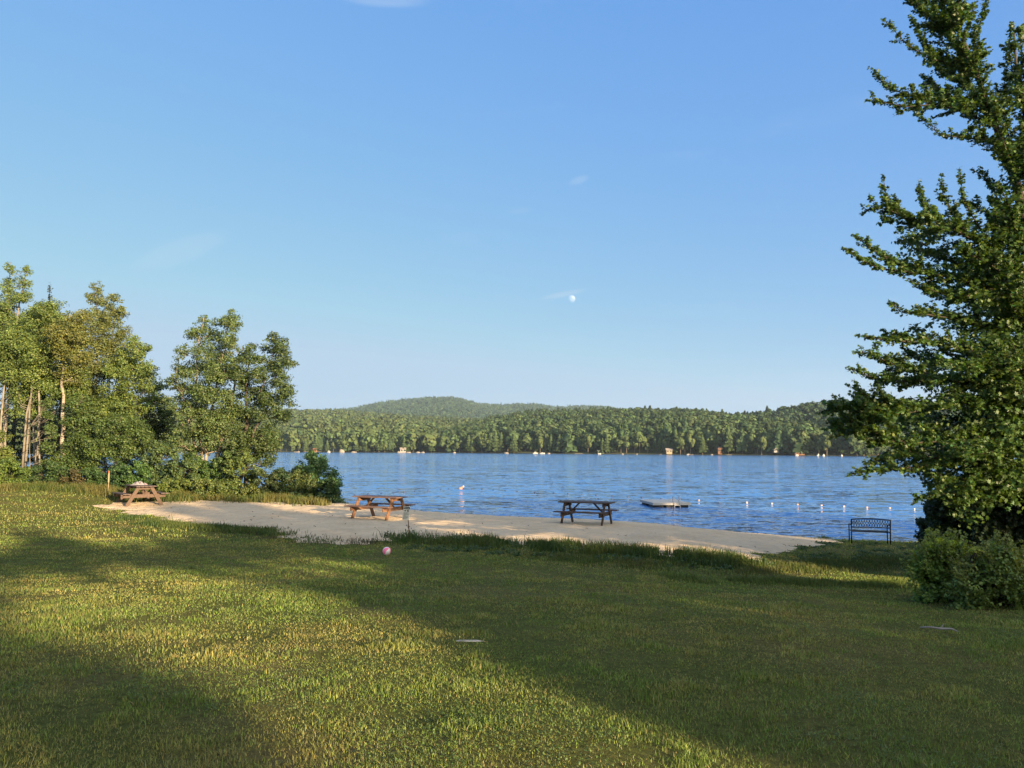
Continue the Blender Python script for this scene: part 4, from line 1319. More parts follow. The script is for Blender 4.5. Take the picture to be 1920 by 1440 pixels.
# ------------------------------------------------------------------ swimming raft
def water_at(px, py):
    a, b = ray(px, py)
    d = -CAMZ / b
    return Vector((a * d, d, 0))
def raft():
    A, B, D = water_at(1222, 951.5), water_at(1294, 951.5), water_at(1187, 945)
    ex = (B - A); Wd = ex.length; ex.normalize()
    ey = Vector((-ex.y, ex.x, 0))
    Ln = 2.9
    c = A + ex * Wd / 2 + ey * Ln / 2
    rz = math.atan2(ex.y, ex.x) + R(2)
    root = empty('swim_raft', (c.x, c.y, 0), 'square wooden swimming raft with a white ladder floating on the lake', 'raft', None, rz)
    hx, hy = Wd / 2, Ln / 2
    m = MB()
    n = 20
    for i in range(n):
        y = -hy + .05 + i * (Ln - .1) / n
        m.box((-hx + .04, y, .235), (hx - .04, y + (Ln - .1) / n - .012, .268))
    m.build('deck', DECK, root, bevel=.004)
    m = MB()
    m.box((-hx, -hy, .13), (hx, -hy + .045, .27)); m.box((-hx, hy - .045, .13), (hx, hy, .27))
    m.box((-hx, -hy + .045, .13), (-hx + .038, hy - .045, .27)); m.box((hx - .038, -hy + .045, .13), (hx, hy - .045, .27))
    m.build('rim', DECK, root, bevel=.006)
    for sx_ in (-1, 0, 1):
        for sy_ in (-1, 1):
            f = MB(); f.box((sx_ * hx * .66 - .3, sy_ * hy * .55 - .5, -.18), (sx_ * hx * .66 + .3, sy_ * hy * .55 + .5, .13))
            f.build('float', FLOAT, root, bevel=.03)
    for k in (-1, 1):
        l = MB(); x = hx * .28 + k * .17
        l.tube([(x, -hy - .06, -.5), (x, -hy - .06, .5), (x, -hy - .02, .60), (x, -hy + .1, .64), (x, -hy + .24, .60), (x, -hy + .28, .5), (x, -hy + .28, .268)], .02, 8)
        l.build('ladder_rail', STEEL, root, True)
    for zz in (.12, -.12):
        l = MB(); l.bar((hx * .28 - .17, -hy - .06, zz), (hx * .28 + .17, -hy - .06, zz), .06, .025, (0, 1, 0)); l.build('rung', STEEL, root)
raft()

# ------------------------------------------------------------------ buoy and rope floats
def buoy():
    p = water_at(863, 916.5)
    o_m = mat_noise('buoy_pink', (.3, .14, .1), (.38, .2, .15), 4, .6, .05)
    root = empty('marker_buoy', p, 'tilted pinkish marker buoy with a white tip on the lake', 'buoy')
    root.rotation_euler = (0, R(52), 0)
    root.scale = (.78, .78, .78)
    m = MB(); prof = [(-.16, .12), (-.05, .2), (.06, .2), (.14, .13), (.3, .09)]
    m.tube([(0, 0, z) for z, _ in prof], [r for _, r in prof], 16); m.build('body', o_m, root, True)
    m = MB(); prof = [(.30, .092), (.36, .115), (.45, .11), (.5, .05)]
    m.tube([(0, 0, z) for z, _ in prof], [r for _, r in prof], 16); m.build('cap', WHITE, root, True)
buoy()
UNLITF = mat_noise('unlit_float', (.015, .02, .04), (.04, .05, .08), 6, .4, 0)  # same floats as the white ones; unlit look put into a dark colour
pal = [(665, 928.5), (690, 927), (715, 926), (738, 924), (758, 923), (778, 921.5), (803, 919.5), (827, 918), (842, 917), (885, 917.5), (904, 918), (925, 919.5), (948, 921), (970, 922), (1003, 923.5),
       (1038, 925), (1065, 926.3), (1091, 928), (1118, 929.5), (1148, 930.5), (1177, 932.5), (1203, 933.5), (1240, 935.3)]
wht = [(1310, 938.5), (1400, 942.5), (1447, 944.5), (1495, 946.5), (1540, 948.3), (1582, 950), (1625, 952), (1668, 953.2), (1714, 955)]
def float_mesh(two):
    m = MB()
    prof = [(-.07, .01), (-.064, .036), (-.03, .047), (.03, .047), (.064, .036), (.07, .01)]
    m.tube([(x, 0, .02) for x, _ in prof], [r for _, r in prof], 12)
    if two:
        m.m = [1 if sum(m.v[i][0] for i in f) / len(f) > .03 else 0 for f in m.f]
    return m.mesh('rope_float', True)
dm, wm = float_mesh(False), float_mesh(True)
dm.materials.append(UNLITF)
wm.materials.append(WHITE); wm.materials.append(mat_noise('float_orange', (.5, .22, .1), (.6, .3, .15), 6, .5, 0))
for lst, me, lab in ((pal, dm, 'small float darkened as unlit on the swimming rope across the lake'), (wht, wm, 'small white float on the swimming rope at the right')):
    for px, py in lst:
        o = link('rope_float', me)
        o.location = water_at(px, py)
        o.rotation_euler = (0, 0, R(random.uniform(-30, 30)))
        tag(o, lab, 'float', 'dark floats of the swimming rope' if me is dm else 'white floats of the swimming rope')

# ------------------------------------------------------------------ stones and sticks
def stone(px, py, d, w_, hgt, label, z=None, seed=0, mat=STONE, cat='stone', name='stone', dep=.7, group=None):
    p = at(px, py, d)
    zz = hz(p.x, p.y) if z is None else z
    vs, fs = [], []
    nu, nv = 14, 8
    for j in range(nv + 1):
        for i in range(nu):
            th, ph = math.pi * j / nv, 2 * math.pi * i / nu
            v = Vector((math.sin(th) * math.cos(ph), math.sin(th) * math.sin(ph), math.cos(th)))
            k = .78 + .45 * float(vnoise(v.x * 1.7 + seed * 3.1 + 9, v.y * 1.7 + v.z * 2.1 + 4, seed))
            vs.append((v.x * w_ / 2 * k, v.y * w_ / 2 * dep * k, v.z * hgt * k))
    for j in range(nv):
        for i in range(nu):
            q = (i + 1) % nu
            fs.append((j * nu + i, (j + 1) * nu + i, (j + 1) * nu + q, j * nu + q))
    me = bpy.data.meshes.new(name)
    me.from_pydata(vs, [], fs)
    me.update()
    o = link(name, me, mat)
    o.location = (p.x, p.y, zz)
    o.rotation_euler = (0, 0, random.uniform(-.4, .4))
    return tag(o, label, cat, group)
stone(635, 944, 37.5, .45, .28, 'pale pointed boulder at the foot of the shore shrubs', seed=3)
for i, (px, py, w_) in enumerate([(1213, 982, .35), (1228, 983, .3), (1240, 983.5, .38), (1252, 984, .3)]):
    stone(px, py, 32.2 - i * .15, w_, .12, ['small dark stone at the waterline behind the shaded picnic table, leftmost of four', 'second of four small stones in a row at the waterline',
          'widest of four small stones in a row at the waterline', 'rightmost of four small stones in a row at the waterline'][i], seed=10 + i, group='stones at the waterline')
g1 = ground_at(880, 1203)
stone(880, 1203, g1[1], .24, .012, 'flat whitish stone bedded in the sunlit lawn', seed=21, mat=mat_noise('white_stone', (.17, .165, .145), (.34, .33, .3), 9, .85, .5), dep=.3)
g2 = ground_at(1758, 1187)
def stick():
    z = hz(*g2)
    o = Vector((g2[0], g2[1], z + .03))
    m = MB()
    m.tube([(-.16, .03, .02), (-.07, .0, .028), (.03, -.01, .015), (.12, -.03, .02), (.17, -.07, .0)], [.006, .011, .012, .010, .006], 7)
    m.tube([(.03, -.01, .015), (.07, .03, .04), (.1, .06, .045)], [.007, .005, .003], 6)
    s = m.build('stick', mat_noise('grey_driftwood', (.12, .115, .105), (.26, .25, .235), 8, .85, .3), None, True)
    s.location = o
    tag(s, 'grey broken stick lying on the shaded lawn in front of the bushes', 'stick')
stick()

# ------------------------------------------------------------------ the far shore: cabins, boats, docks
def cabin(px, d, W, Dp, Hh, roof_h, wall, roof, label, cat='cabin', z=.7, ry=0, rz=0):
    p = at(px, 843, d)
    root = empty('lakeside_cabin', (p.x, d, z), label, cat, None, R(rz))
    m = MB(); m.box((-W / 2, -Dp / 2, -.8), (W / 2, Dp / 2, Hh)); 
    m.add([(-W / 2, -Dp / 2 , Hh), (W / 2, -Dp / 2, Hh), (0, -Dp / 2, Hh + roof_h * .96)] if ry else [(-W / 2, -Dp / 2, Hh), (-W / 2, Dp / 2, Hh), (-W / 2, 0, Hh + roof_h * .96)], [(0, 1, 2)])
    m.build('wall', wall, root)
    r = MB()
    if ry:
        for s in (-1, 1):
            r.bar((s * (W / 4 + .2), -Dp / 2 - .5, Hh + roof_h / 2), (s * (W / 4 + .2), Dp / 2 + .4, Hh + roof_h / 2), math.hypot(W / 2 + .4, roof_h), .18, (W / 2, 0, -s * roof_h))
    else:
        for s in (-1, 1):
            r.bar((-W / 2 - .5, s * (Dp / 4 + .2), Hh + roof_h / 2), (W / 2 + .5, s * (Dp / 4 + .2), Hh + roof_h / 2), math.hypot(Dp / 2 + .4, roof_h), .18, (0, Dp / 2, -s * roof_h))
    r.build('roof', roof, root)
    glass = bpy.data.materials.get('dark_glass') or mat_noise('dark_glass', (.015, .018, .02), (.03, .035, .04), 2, .15, 0)
    nw = max(2, int(W / 2.2))
    for i in range(nw):
        x = -W / 2 + W * (i + .5) / nw
        w_ = MB(); w_.box((x - .5, -Dp / 2 - .04, Hh * .42), (x + .5, -Dp / 2 + .02, Hh * .8)); w_.build('window', glass, root)
    return root
CREAM = mat_noise('cream_wall', (0.196, 0.169, 0.115), (0.229, 0.203, 0.142), 1, .8, 0)
BROWN = mat_noise('red_brown_wall', (0.117, 0.059, 0.034), (0.162, 0.086, 0.050), 1, .85, 0)
GREYR = mat_noise('grey_roof', (0.180, 0.162, 0.150), (0.240, 0.222, 0.204), 1, .8, 0)
PALER = mat_noise('pale_roof', (0.173, 0.158, 0.126), (0.214, 0.195, 0.158), 1, .7, 0)
DARKR = mat_noise('dark_roof', (.1, .07, .055), (.16, .11, .09), 1, .8, 0)
BOAT_WHITE = mat_noise('boat_white', (.26, .26, .25), (.36, .36, .35), 2, .6, 0)
WHITEW = mat_noise('white_wall', (0.203, 0.203, 0.196), (0.250, 0.250, 0.243), 1, .7, 0)
cabin(1254, float(shore(1254)) + 5, 4.2, 3.6, 2.3, 1.2, CREAM, GREYR, 'cream cabin with a grey roof among the trees on the far shore', z=1.2)
cabin(1349, float(shore(1349)) + 5, 2.8, 3, 3.2, 1.2, BROWN, DARKR, 'small red-brown gabled cabin among conifers on the far shore', z=1.4, ry=1)
cabin(1454, float(shore(1454)) + 5, 2.9, 3, 1.1, 1.1, WHITEW, PALER, 'small white gabled hut on the far shore', z=2.9, ry=1)
cabin(1498, float(shore(1498)) + 5, 6.4, 3, 1.7, .6, BROWN, PALER, 'low red-brown boathouse with a pale roof at the right of the far shore', z=.5)
cabin(591, float(shore(591)) + 5, 3.4, 3, 2.6, 1.2, mat_noise('orange_wall', (0.180, 0.072, 0.036), (0.216, 0.101, 0.054), 1, .8, 0), DARKR, 'orange-brown hut by the small beach on the left far shore', z=.8, ry=1)
cabin(756, float(shore(756)) + 5, 5, 3.5, 2.6, 1.3, mat_noise('grey_wall', (0.228, 0.216, 0.210), (0.288, 0.276, 0.264), 1, .8, 0), GREYR, 'grey cabin half hidden in the trees on the far shore', z=.8)
cabin(1127, float(shore(1127)) + 5, 5.5, 3.5, 1.9, .4, mat_noise('green_wall', (0.049, 0.070, 0.049), (0.070, 0.091, 0.063), 1, .8, 0), mat_noise('green_roof', (0.084, 0.112, 0.077), (0.119, 0.140, 0.105), 1, .8, 0),
      'dark green shelter with a flat roof on the far shore', z=.8)

def boat(px, L, W, label, cabin_h=0, dx=6, mat=None):
    d = float(shore(px)) - dx
    p = at(px, 843, d)
    root = empty('motor_boat' if cabin_h else 'rowing_boat', (p.x, d, 0), label, 'boat', 'boats along the far shore', R(random.uniform(-20, 20)))
    m = MB()
    st = [(-.5, .8, 1), (-.3, 1, 1), (0, 1, 1), (.3, .8, 1.05), (.45, .35, 1.15), (.5, .02, 1.2)]
    vs = []
    for t, wd, hh_ in st:
        vs += [(t * L, -W / 2 * wd, .75 * hh_), (t * L, -W / 2 * wd * .7, -.1), (t * L, W / 2 * wd * .7, -.1), (t * L, W / 2 * wd, .75 * hh_)]
    fs = []
    for i in range(len(st) - 1):
        for j in range(3):
            fs.append((i * 4 + j, (i + 1) * 4 + j, (i + 1) * 4 + j + 1, i * 4 + j + 1))
        fs.append((i * 4 + 3, (i + 1) * 4 + 3, (i + 1) * 4, i * 4))
    fs.append((0, 1, 2, 3))
    m.add(vs, fs)
    m.build('hull', mat or BOAT_WHITE, root)
    if cabin_h:
        c = MB(); c.box((-.22 * L, -W * .36, .74), (.14 * L, W * .36, .74 + cabin_h)); c.build('canopy', BOAT_WHITE, root, bevel=.08)
boat(557, 5.8, 2, 'long cream boat at the left end of the far shore', 0, 5, PALER)
boat(617, 2.6, 1.4, 'small white boat beside the orange-brown hut', .9, 5)
boat(1004, 4.2, 1.8, 'white motor boat, left of the pair near the middle of the far shore', .8, 6)
boat(1017, 4.2, 1.8, 'white motor boat, right of the pair near the middle of the far shore', .3, 6)
boat(1124, 2.6, 1.4, 'small white boat in front of the green shelter', 0, 5)
boat(1290, 1.8, 1.0, 'tiny white boat right of the cream cabin', 0, 4)
boat(1494, 2.0, 1.2, 'white boat in front of the red-brown boathouse', .5, 6)
boat(1534, 2.2, 1.2, 'white boat right of the boathouse, nearer to it', .7, 5)
boat(1544, 1.6, 1.1, 'white boat right of the boathouse, farther from it', .6, 5)
boat(1578, 1.2, .9, 'lone small white boat at the right end of the far shore', .5, 4)
def dock(px, L, label, mat=PALER, hgt=.45, dep=3):
    d = float(shore(px)) - 3
    p = at(px, 843, d)
    root = empty('dock', (p.x, d, 0), label, 'dock', 'docks along the far shore')
    m = MB(); m.box((-L / 2, -dep / 2, hgt - .15), (L / 2, dep / 2, hgt)); m.build('deck', mat, root)
    for s in (-1, 1):
        q = MB(); q.box((s * L * .4 - .1, -dep / 2 + .1, -.5), (s * L * .4 + .1, -dep / 2 + .3, hgt - .15)); q.build('pile', DARKR, root)
dock(586, 16, 'long pale landing beside the orange-brown hut', hgt=.9)
dock(1366, 3.8, 'pale wooden dock below the small red-brown cabin')
dock(1238, 1.8, 'short dock left of the cream cabin')
dock(1085, 6, 'low grey dock left of the green shelter', GREYR)
dock(1296, 2.5, 'small pale dock right of the cream cabin')
k = 0
for px, w_, hg, lab in [(641, 5, 2.6, 'big tan boulder pointing up at the left far shore'), (664, 5, .9, 'flat tan boulder right of the big pointed one'), (748, 3.4, 1.2, 'white boulder in front of the grey cabin'),
                        (766, 5, .8, 'flat grey boulder right of the grey cabin'), (784, 3.6, 1, 'pale boulder, left of two close together'), (793, 3.6, 1, 'pale boulder, right of two close together'),
                        (852, 2.6, 1.2, 'pale boulder below the dark cove of conifers'), (949, 4, .9, 'white rock beside the slender yellow-green tree'), (1029, 2.6, .7, 'grey rock right of the two white motor boats'),
                        (1194, 1.2, .6, 'small pale rock left of the cream cabin by itself'), (1334, 2.2, .6, 'pale rock below the red-brown cabin'), (1167, 2, .5, 'tan rock between shelter and cream cabin')]:
    stone(px, 843, float(shore(px)) - 3, w_, hg, lab + ', on the far shore' if len(lab.split()) < 12 else lab, z=.15, seed=40 + k, name='boulder', cat='boulder')
    k += 1

# ------------------------------------------------------------------ moon
mm, nt, n_, l_ = new_mat('moon_surface')
out = N(nt, 'ShaderNodeOutputMaterial')
tr = N(nt, 'ShaderNodeBsdfTransparent'); df = N(nt, 'ShaderNodeBsdfDiffuse')
tc = N(nt, 'ShaderNodeTexCoord'); nz = N(nt, 'ShaderNodeTexNoise', ins={'Scale': .03, 'Detail': 3})
l_.new(tc.outputs['Object'], nz.inputs['Vector'])
l_.new(ramp(nt, nz.outputs[0], [(.35, (.05, .054, .06)), (.65, (.11, .11, .11))]), df.inputs[0])
ad = N(nt, 'ShaderNodeAddShader'); l_.new(tr.outputs[0], ad.inputs[0]); l_.new(df.outputs[0], ad.inputs[1])
gm = N(nt, 'ShaderNodeNewGeometry'); mx = N(nt, 'ShaderNodeMixShader'); tr2 = N(nt, 'ShaderNodeBsdfTransparent')
l_.new(gm.outputs['Backfacing'], mx.inputs[0]); l_.new(ad.outputs[0], mx.inputs[1]); l_.new(tr2.outputs[0], mx.inputs[2]); l_.new(mx.outputs[0], out.inputs[0])
mp_ = at(1071.5, 560.5, 9000)
vs, fs = [], []
for j in range(25):
    for i in range(48):
        th, ph = math.pi * j / 24, 2 * math.pi * i / 48
        vs.append((math.sin(th) * math.cos(ph) * 46, math.sin(th) * math.sin(ph) * 46, math.cos(th) * 46))
for j in range(24):
    for i in range(48):
        q = (i + 1) % 48
        fs.append((j * 48 + i, (j + 1) * 48 + i, (j + 1) * 48 + q, j * 48 + q))
me = bpy.data.meshes.new('moon'); me.from_pydata(vs, [], fs); me.polygons.foreach_set('use_smooth', [True] * len(fs)); me.update()
mo = link('moon', me, mm); mo.location = mp_
tag(mo, 'pale gibbous moon in the clear blue sky above the lake', 'moon')

# ------------------------------------------------------------------ grass
def grass(name, label, n_target, y0, y1, dens_fn, height_fn, width_fn, keep_fn, seed, xpad=1.12, tall=1.0):
    g = np.random.default_rng(seed)
    # forward distance sampled so that blade density falls with distance
    yy = np.linspace(y0, y1, 400)
    w_ = dens_fn(yy) * (yy * .7 + 3)
    cdf = np.cumsum(w_); cdf /= cdf[-1]
    y = np.interp(g.random(n_target), cdf, yy)
    x = g.uniform(-1, 1, n_target) * (y * .7 + 3)
    k = keep_fn(x, y, g)
    x, y = x[k], y[k]
    n = len(x)
    z = h(x, y)
    hh_ = height_fn(x, y) * g.uniform(.55, 1.3, n)
    wd = width_fn(y) * g.uniform(.7, 1.3, n)
    a = g.uniform(0, 2 * math.pi, n)
    lean = g.normal(0, .6, n) + .12
    la = g.uniform(0, 2 * math.pi, n)
    dx, dy = np.cos(a), np.sin(a)
    lx_, ly_ = np.cos(la) * lean, np.sin(la) * lean
    V = np.empty((n, 5, 3), np.float32)
    for j, (t, ww) in enumerate(((0, 1), (0, -1), (.55, .8), (.55, -.8), (1, 0))):
        V[:, j, 0] = x + dx * wd * ww * .5 + lx_ * hh_ * t * t
        V[:, j, 1] = y + dy * wd * ww * .5 + ly_ * hh_ * t * t
        V[:, j, 2] = z - .012 + hh_ * t * (1 - .25 * np.abs(lean) * t)
    base = np.arange(n)[:, None] * 5
    loops = np.concatenate([base + np.array([0, 1, 3, 2]), base + np.array([2, 3, 4])], 1)
    cnt = np.tile([4, 3], n)
    # colour: patches of lush, olive and straw grass
    p1 = fbm(x * .55, y * .55, seed + 1, 5)
    p2 = fbm(x * 2.3, y * 2.3, seed + 5, 4)
    dry = np.clip((p1 - .5) * 3 + (p2 - .5) * 3.0 + g.normal(0, .4, n) + DRY_BIAS, 0, 1)[:, None]
    lush = np.clip((p2 - .56) * 7, 0, 1)[:, None]
    c = np.array((.116, .17, .04)) * (1 - dry) + np.array((.225, .212, .074)) * dry
    c = c * (1 - lush * .5) + np.array((.09, .16, .026)) * lush * .5
    c = c * g.uniform(.5, 1.45, (n, 1)) * (.72 + .56 * fbm(x * 5, y * 5, seed + 13, 3))[:, None] * (1 + g.normal(0, .07, (n, 3)))
    straw = g.random(n) < .05
    c[straw] = np.array((.26, .22, .11)) * g.uniform(.7, 1.2, (straw.sum(), 1))
    c = np.clip(c, .006, .5)
    o = link(name, np_mesh(name, V.reshape(-1, 3), loops, cnt, np.repeat(c, 5, 0)), GRASS)
    return tag(o, label, 'grass', kind='stuff')
DRY_BIAS = .36
def lawn_keep(x, y, g):
    sd = sand_sd(x, y) + (fbm(x * 1.3, y * 1.3, 9, 5) - .5) * 1.5
    bare = fbm(x * 1.7, y * 1.7, 61, 4)
    p = np.where(bare > .63, .35, 1.0)
    bx = np.exp(-(((x - g1[0] + .75) / .7) ** 2 + ((y - g1[1] + .02) / .16) ** 2))
    p = p * (1 - .85 * np.clip(bx, 0, 1))
    return (sd < .02) & (h(x, y) > .06) & (g.random(len(x)) < p)
def lawn_h(x, y):
    b = .03 + .06 * np.clip(fbm(x * 1.1, y * 1.1, 33, 4) - .38, 0, 1) + .13 * np.clip(fbm(x * 3.3, y * 3.3, 35, 2) - .58, 0, 1)
    return b * .8 * np.where(y > 12, 1 + (y - 12) * .02, 1)
grass('lawn_grass', 'short patchy mown grass of the lawn', 760000, 2.4, 20, lambda y: 1 / (1 + (y / 4.2) ** 2.0), lawn_h, lambda y: .0042 + .0011 * np.maximum(y - 4, 0), lawn_keep, 71)
def far_keep(x, y, g):
    return lawn_keep(x, y, g) & (np.abs(x) < 26)
grass('lawn_grass', 'grass of the farther lawn beside the beach and under the trees', 90000, 19.5, 38, lambda y: 1 / y, lambda x, y: lawn_h(x, y) * 1.4, lambda y: .02 + .0 * y, far_keep, 77)

def tuft_zone(name, label, pts, width, n, hgt, wid, seed, cols, jit=.3):
    """taller grass along a line given on the photograph"""
    g = np.random.default_rng(seed)
    w_ = np.array([ground_at(*p) for p in pts])
    seg = np.linalg.norm(np.diff(w_, axis=0), axis=1)
    cs = np.concatenate([[0], np.cumsum(seg)])
    t = g.uniform(0, cs[-1], n)
    x = np.interp(t, cs, w_[:, 0]) + g.normal(0, width, n) * .6
    y = np.interp(t, cs, w_[:, 1]) + g.normal(0, width, n)
    dn = fbm(x * 1.4, y * 1.4, seed, 4)
    k = (g.random(n) < np.clip((dn - .38) * 6, .05, 1)) & (h(x, y) > .04)
    x, y, dn = x[k], y[k], dn[k]
    n = len(x)
    z = np.maximum(h(x, y), sand_z(x, y)) - .01
    hh_ = hgt * g.uniform(.4, 1.25, n) * (.55 + .9 * dn)
    a = g.uniform(0, 6.28, n); la = g.uniform(0, 6.28, n); lean = g.normal(0, .45, n)
    V = np.empty((n, 5, 3), np.float32)
    for j, (q, ww) in enumerate(((0, 1), (0, -1), (.55, .85), (.55, -.85), (1, 0))):
        V[:, j, 0] = x + np.cos(a) * wid * ww * .5 + np.cos(la) * lean * hh_ * q * q
        V[:, j, 1] = y + np.sin(a) * wid * ww * .5 + np.sin(la) * lean * hh_ * q * q
        V[:, j, 2] = z + hh_ * q
    base = np.arange(n)[:, None] * 5
    loops = np.concatenate([base + np.array([0, 1, 3, 2]), base + np.array([2, 3, 4])], 1)
    pick = (fbm(x * 1.1, y * 1.1, seed + 9, 3) > .5).astype(int)
    c = np.array(cols)[pick] * g.uniform(.6, 1.4, (n, 1))
    o = link(name, np_mesh(name, V.reshape(-1, 3), loops, np.tile([4, 3], n), np.repeat(np.clip(c, .005, .4), 5, 0)), GRASS)
    return tag(o, label, 'grass', kind='stuff')
G1, G2, G3 = (.04, .07, .018), (.06, .085, .022), (.13, .11, .045)
tuft_zone('tall_grass', 'uncut weedy grass along the lip between lawn and sand', [(745, 1012), (850, 1018), (950, 1024), (1050, 1030), (1150, 1040), (1250, 1046), (1340, 1054), (1420, 1060)], .42, 20000, .2, .016, 81, (G1, G2))
tuft_zone('tall_grass', 'brownish tall grass in the dip right of the beach', [(1000, 1046), (1150, 1058), (1300, 1068), (1420, 1068), (1500, 1062), (1600, 1060), (1700, 1050)], .5, 14000, .10, .014, 83, (G2, (.075, .085, .028)))
tuft_zone('tall_grass', 'long green grass at the foot of the right bank', [(1250, 1085), (1400, 1090), (1500, 1095), (1600, 1098), (1690, 1096)], .3, 9000, .09, .012, 85, (G2, (.075, .11, .025)))
tuft_zone('tall_grass', 'green fringe of grass running down beside the sand at the left', [(240, 972), (320, 988), (420, 994), (500, 998), (525, 1004)], .35, 9000, .13, .018, 87, (G1, G2))
tuft_zone('tall_grass', 'tall meadow grass along the foot of the woodland and shrubs', [(0, 918), (80, 918), (160, 920), (240, 930), (320, 936), (420, 938), (520, 941), (600, 948)], .5, 20000, .3, .022, 89, ((.055, .08, .02), (.09, .09, .028)))
tuft_zone('tall_grass', 'thin grass blades along the water by the bench', [(1540, 1013), (1600, 1012), (1680, 1011), (1740, 1011)], .25, 2500, .12, .012, 91, (G1, G2))
tuft_zone('tall_grass', 'wisps of grass growing through the edge of the sand', [(430, 996), (520, 1008), (600, 1018), (680, 1020), (730, 1014)], .45, 2600, .08, .014, 93, (G1, (.05, .05, .03)))

def weeds(name, label, spots, leaf, seed):
    fo = Foliage()
    g = np.random.default_rng(seed)
    for px, py, rpx, hp in spots:
        x, y = ground_at(px, py)
        z = max(hz(x, y), sandz(x, y))
        sc = y / F
        n = int(26 + rpx * 6)
        p = np.stack([x + g.normal(0, rpx * sc * .5, n), y + g.normal(0, rpx * sc * .6, n), z + np.abs(g.normal(0, hp * sc * .5, n))], 1)
        nn = g.normal(size=(n, 3)) * .6 + np.array([0, -.2, .8])
        fo.add(p, nn, leaf * g.uniform(.6, 1.3, n), jitter_col((.04, .075, .02), n))
    o = link(name, fo.mesh(name), LEAF)
    return tag(o, label, 'weeds', kind='stuff')
sp = [(769, 1006, 14, 14), (725, 1010, 6, 10), (780, 1012, 14, 10), (860, 1014, 14, 12), (880, 1012, 10, 14), (845, 1014, 10, 10)]
sp += [(random.uniform(760, 1450), 0, random.uniform(4, 12), random.uniform(4, 9)) for _ in range(90)]
sp = [(a, b if b else 1010 + (a - 760) * .068 + random.uniform(-4, 20), c, e) for a, b, c, e in sp]
weeds('weeds', 'dark leafy weeds along the sand lip', sp, .055, 5)
sp = [(random.uniform(1500, 1735), random.uniform(1016, 1050), random.uniform(5, 14), random.uniform(2, 5)) for _ in range(60)]
weeds('weeds', 'low weeds on the bank around the bench', sp, .05, 6)
# ------------------------------------------------------------------ litter on the sand, clover in the lawn
def scatter_bits():
    g = np.random.default_rng(404)
    x, y = g.uniform(-17, 9, 9000), g.uniform(17, 36, 9000)
    sd = sand_sd(x, y)
    edge = np.exp(-np.abs(sd - .3) / .5)
    k = (sd > .05) & (g.random(9000) < .03 + .25 * edge * (fbm(x, y, 51, 3) > .5))
    x, y = x[k], y[k]
    z = sand_z(x, y) + .006
    n = len(x)
    fo = Foliage()
    fo.add(np.stack([x, y, z], 1), g.normal(size=(n, 3)) * .35 + np.array([0, -.2, 1]), g.uniform(.03, .13, n), jitter_col((.05, .042, .028), n, .4))
    o = link('beach_litter', fo.mesh('beach_litter', np.array([(0, -.5, 0), (.16, 0, .1), (0, .5, 0), (-.16, 0, .1)])), LEAF)
    tag(o, 'dark bits of leaf and twig scattered on the sand', 'litter', kind='stuff')
    y = np.interp(g.random(90000), np.linspace(0, 1, 200) ** .8, np.linspace(3.4, 15, 200))
    x = g.uniform(-1, 1, 90000) * y * .75
    k = (fbm(x * .9, y * .9, 91, 4) > .56) & (fbm(x * 3.5, y * 3.5, 95, 3) > .45) & (sand_sd(x, y) < 0)
    x, y = x[k], y[k]; n = len(x)
    p = np.stack([x, y, h(x, y) + g.uniform(.008, .04, n)], 1)
    fo = Foliage()
    fo.add(p, g.normal(size=(n, 3)) * .4 + np.array([0, -.1, 1]), g.uniform(.007, .015, n) * (1 + .06 * (y - 4)), jitter_col((.07, .115, .027), n, .3))
    o = link('clover', fo.mesh('clover', QUAD * np.array([1.2, 1, 1])), LEAF)
    tag(o, 'patches of low clover leaves among the lawn grass', 'clover', kind='stuff')
scatter_bits()

# ------------------------------------------------------------------ evening haze
hm, nt, n_, l_ = new_mat('haze_air')
out = N(nt, 'ShaderNodeOutputMaterial')
vp = N(nt, 'ShaderNodeVolumePrincipled', ins={'Color': (.62, .8, 1.0, 1), 'Density': .00008, 'Anisotropy': .2})
l_.new(vp.outputs[0], out.inputs['Volume'])
m = MB(); m.box((-4200, -300, -4.6), (4200, 4600, 290)); o = m.build('haze', hm)
tag(o, 'thin pale evening haze over the lake and hills', 'haze', kind='stuff')

# ------------------------------------------------------------------ light, sky, camera
AZ, EL = 40, 11         # shadows fall 40 deg left of the view axis
sdir = Vector((math.sin(R(AZ)) * math.cos(R(EL)), -math.cos(R(AZ)) * math.cos(R(EL)), math.sin(R(EL))))   # towards the sun
sun = bpy.data.lights.new('sun', 'SUN')
sun.energy = 5.0
sun.angle = R(.53)
sun.color = (1, .72, .42)
so = bpy.data.objects.new('sun', sun)
COL.objects.link(so)
so.rotation_euler = (-sdir).to_track_quat('-Z', 'Y').to_euler()
so.location = sdir * 60

w = bpy.data.worlds.new('World')
scene.world = w
w.use_nodes = True
nt = w.node_tree
nt.nodes.clear()
out = N(nt, 'ShaderNodeOutputWorld')
bg = N(nt, 'ShaderNodeBackground', ins={'Strength': .1})
sky = N(nt, 'ShaderNodeTexSky')
sky.sky_type = 'NISHITA'
sky.sun_disc = False
sky.sun_elevation = R(EL)
sky.sun_rotation = math.atan2(sdir.x, sdir.y)
sky.altitude = 200
sky.air_density, sky.dust_density, sky.ozone_density = 1.0, .6, 2.5
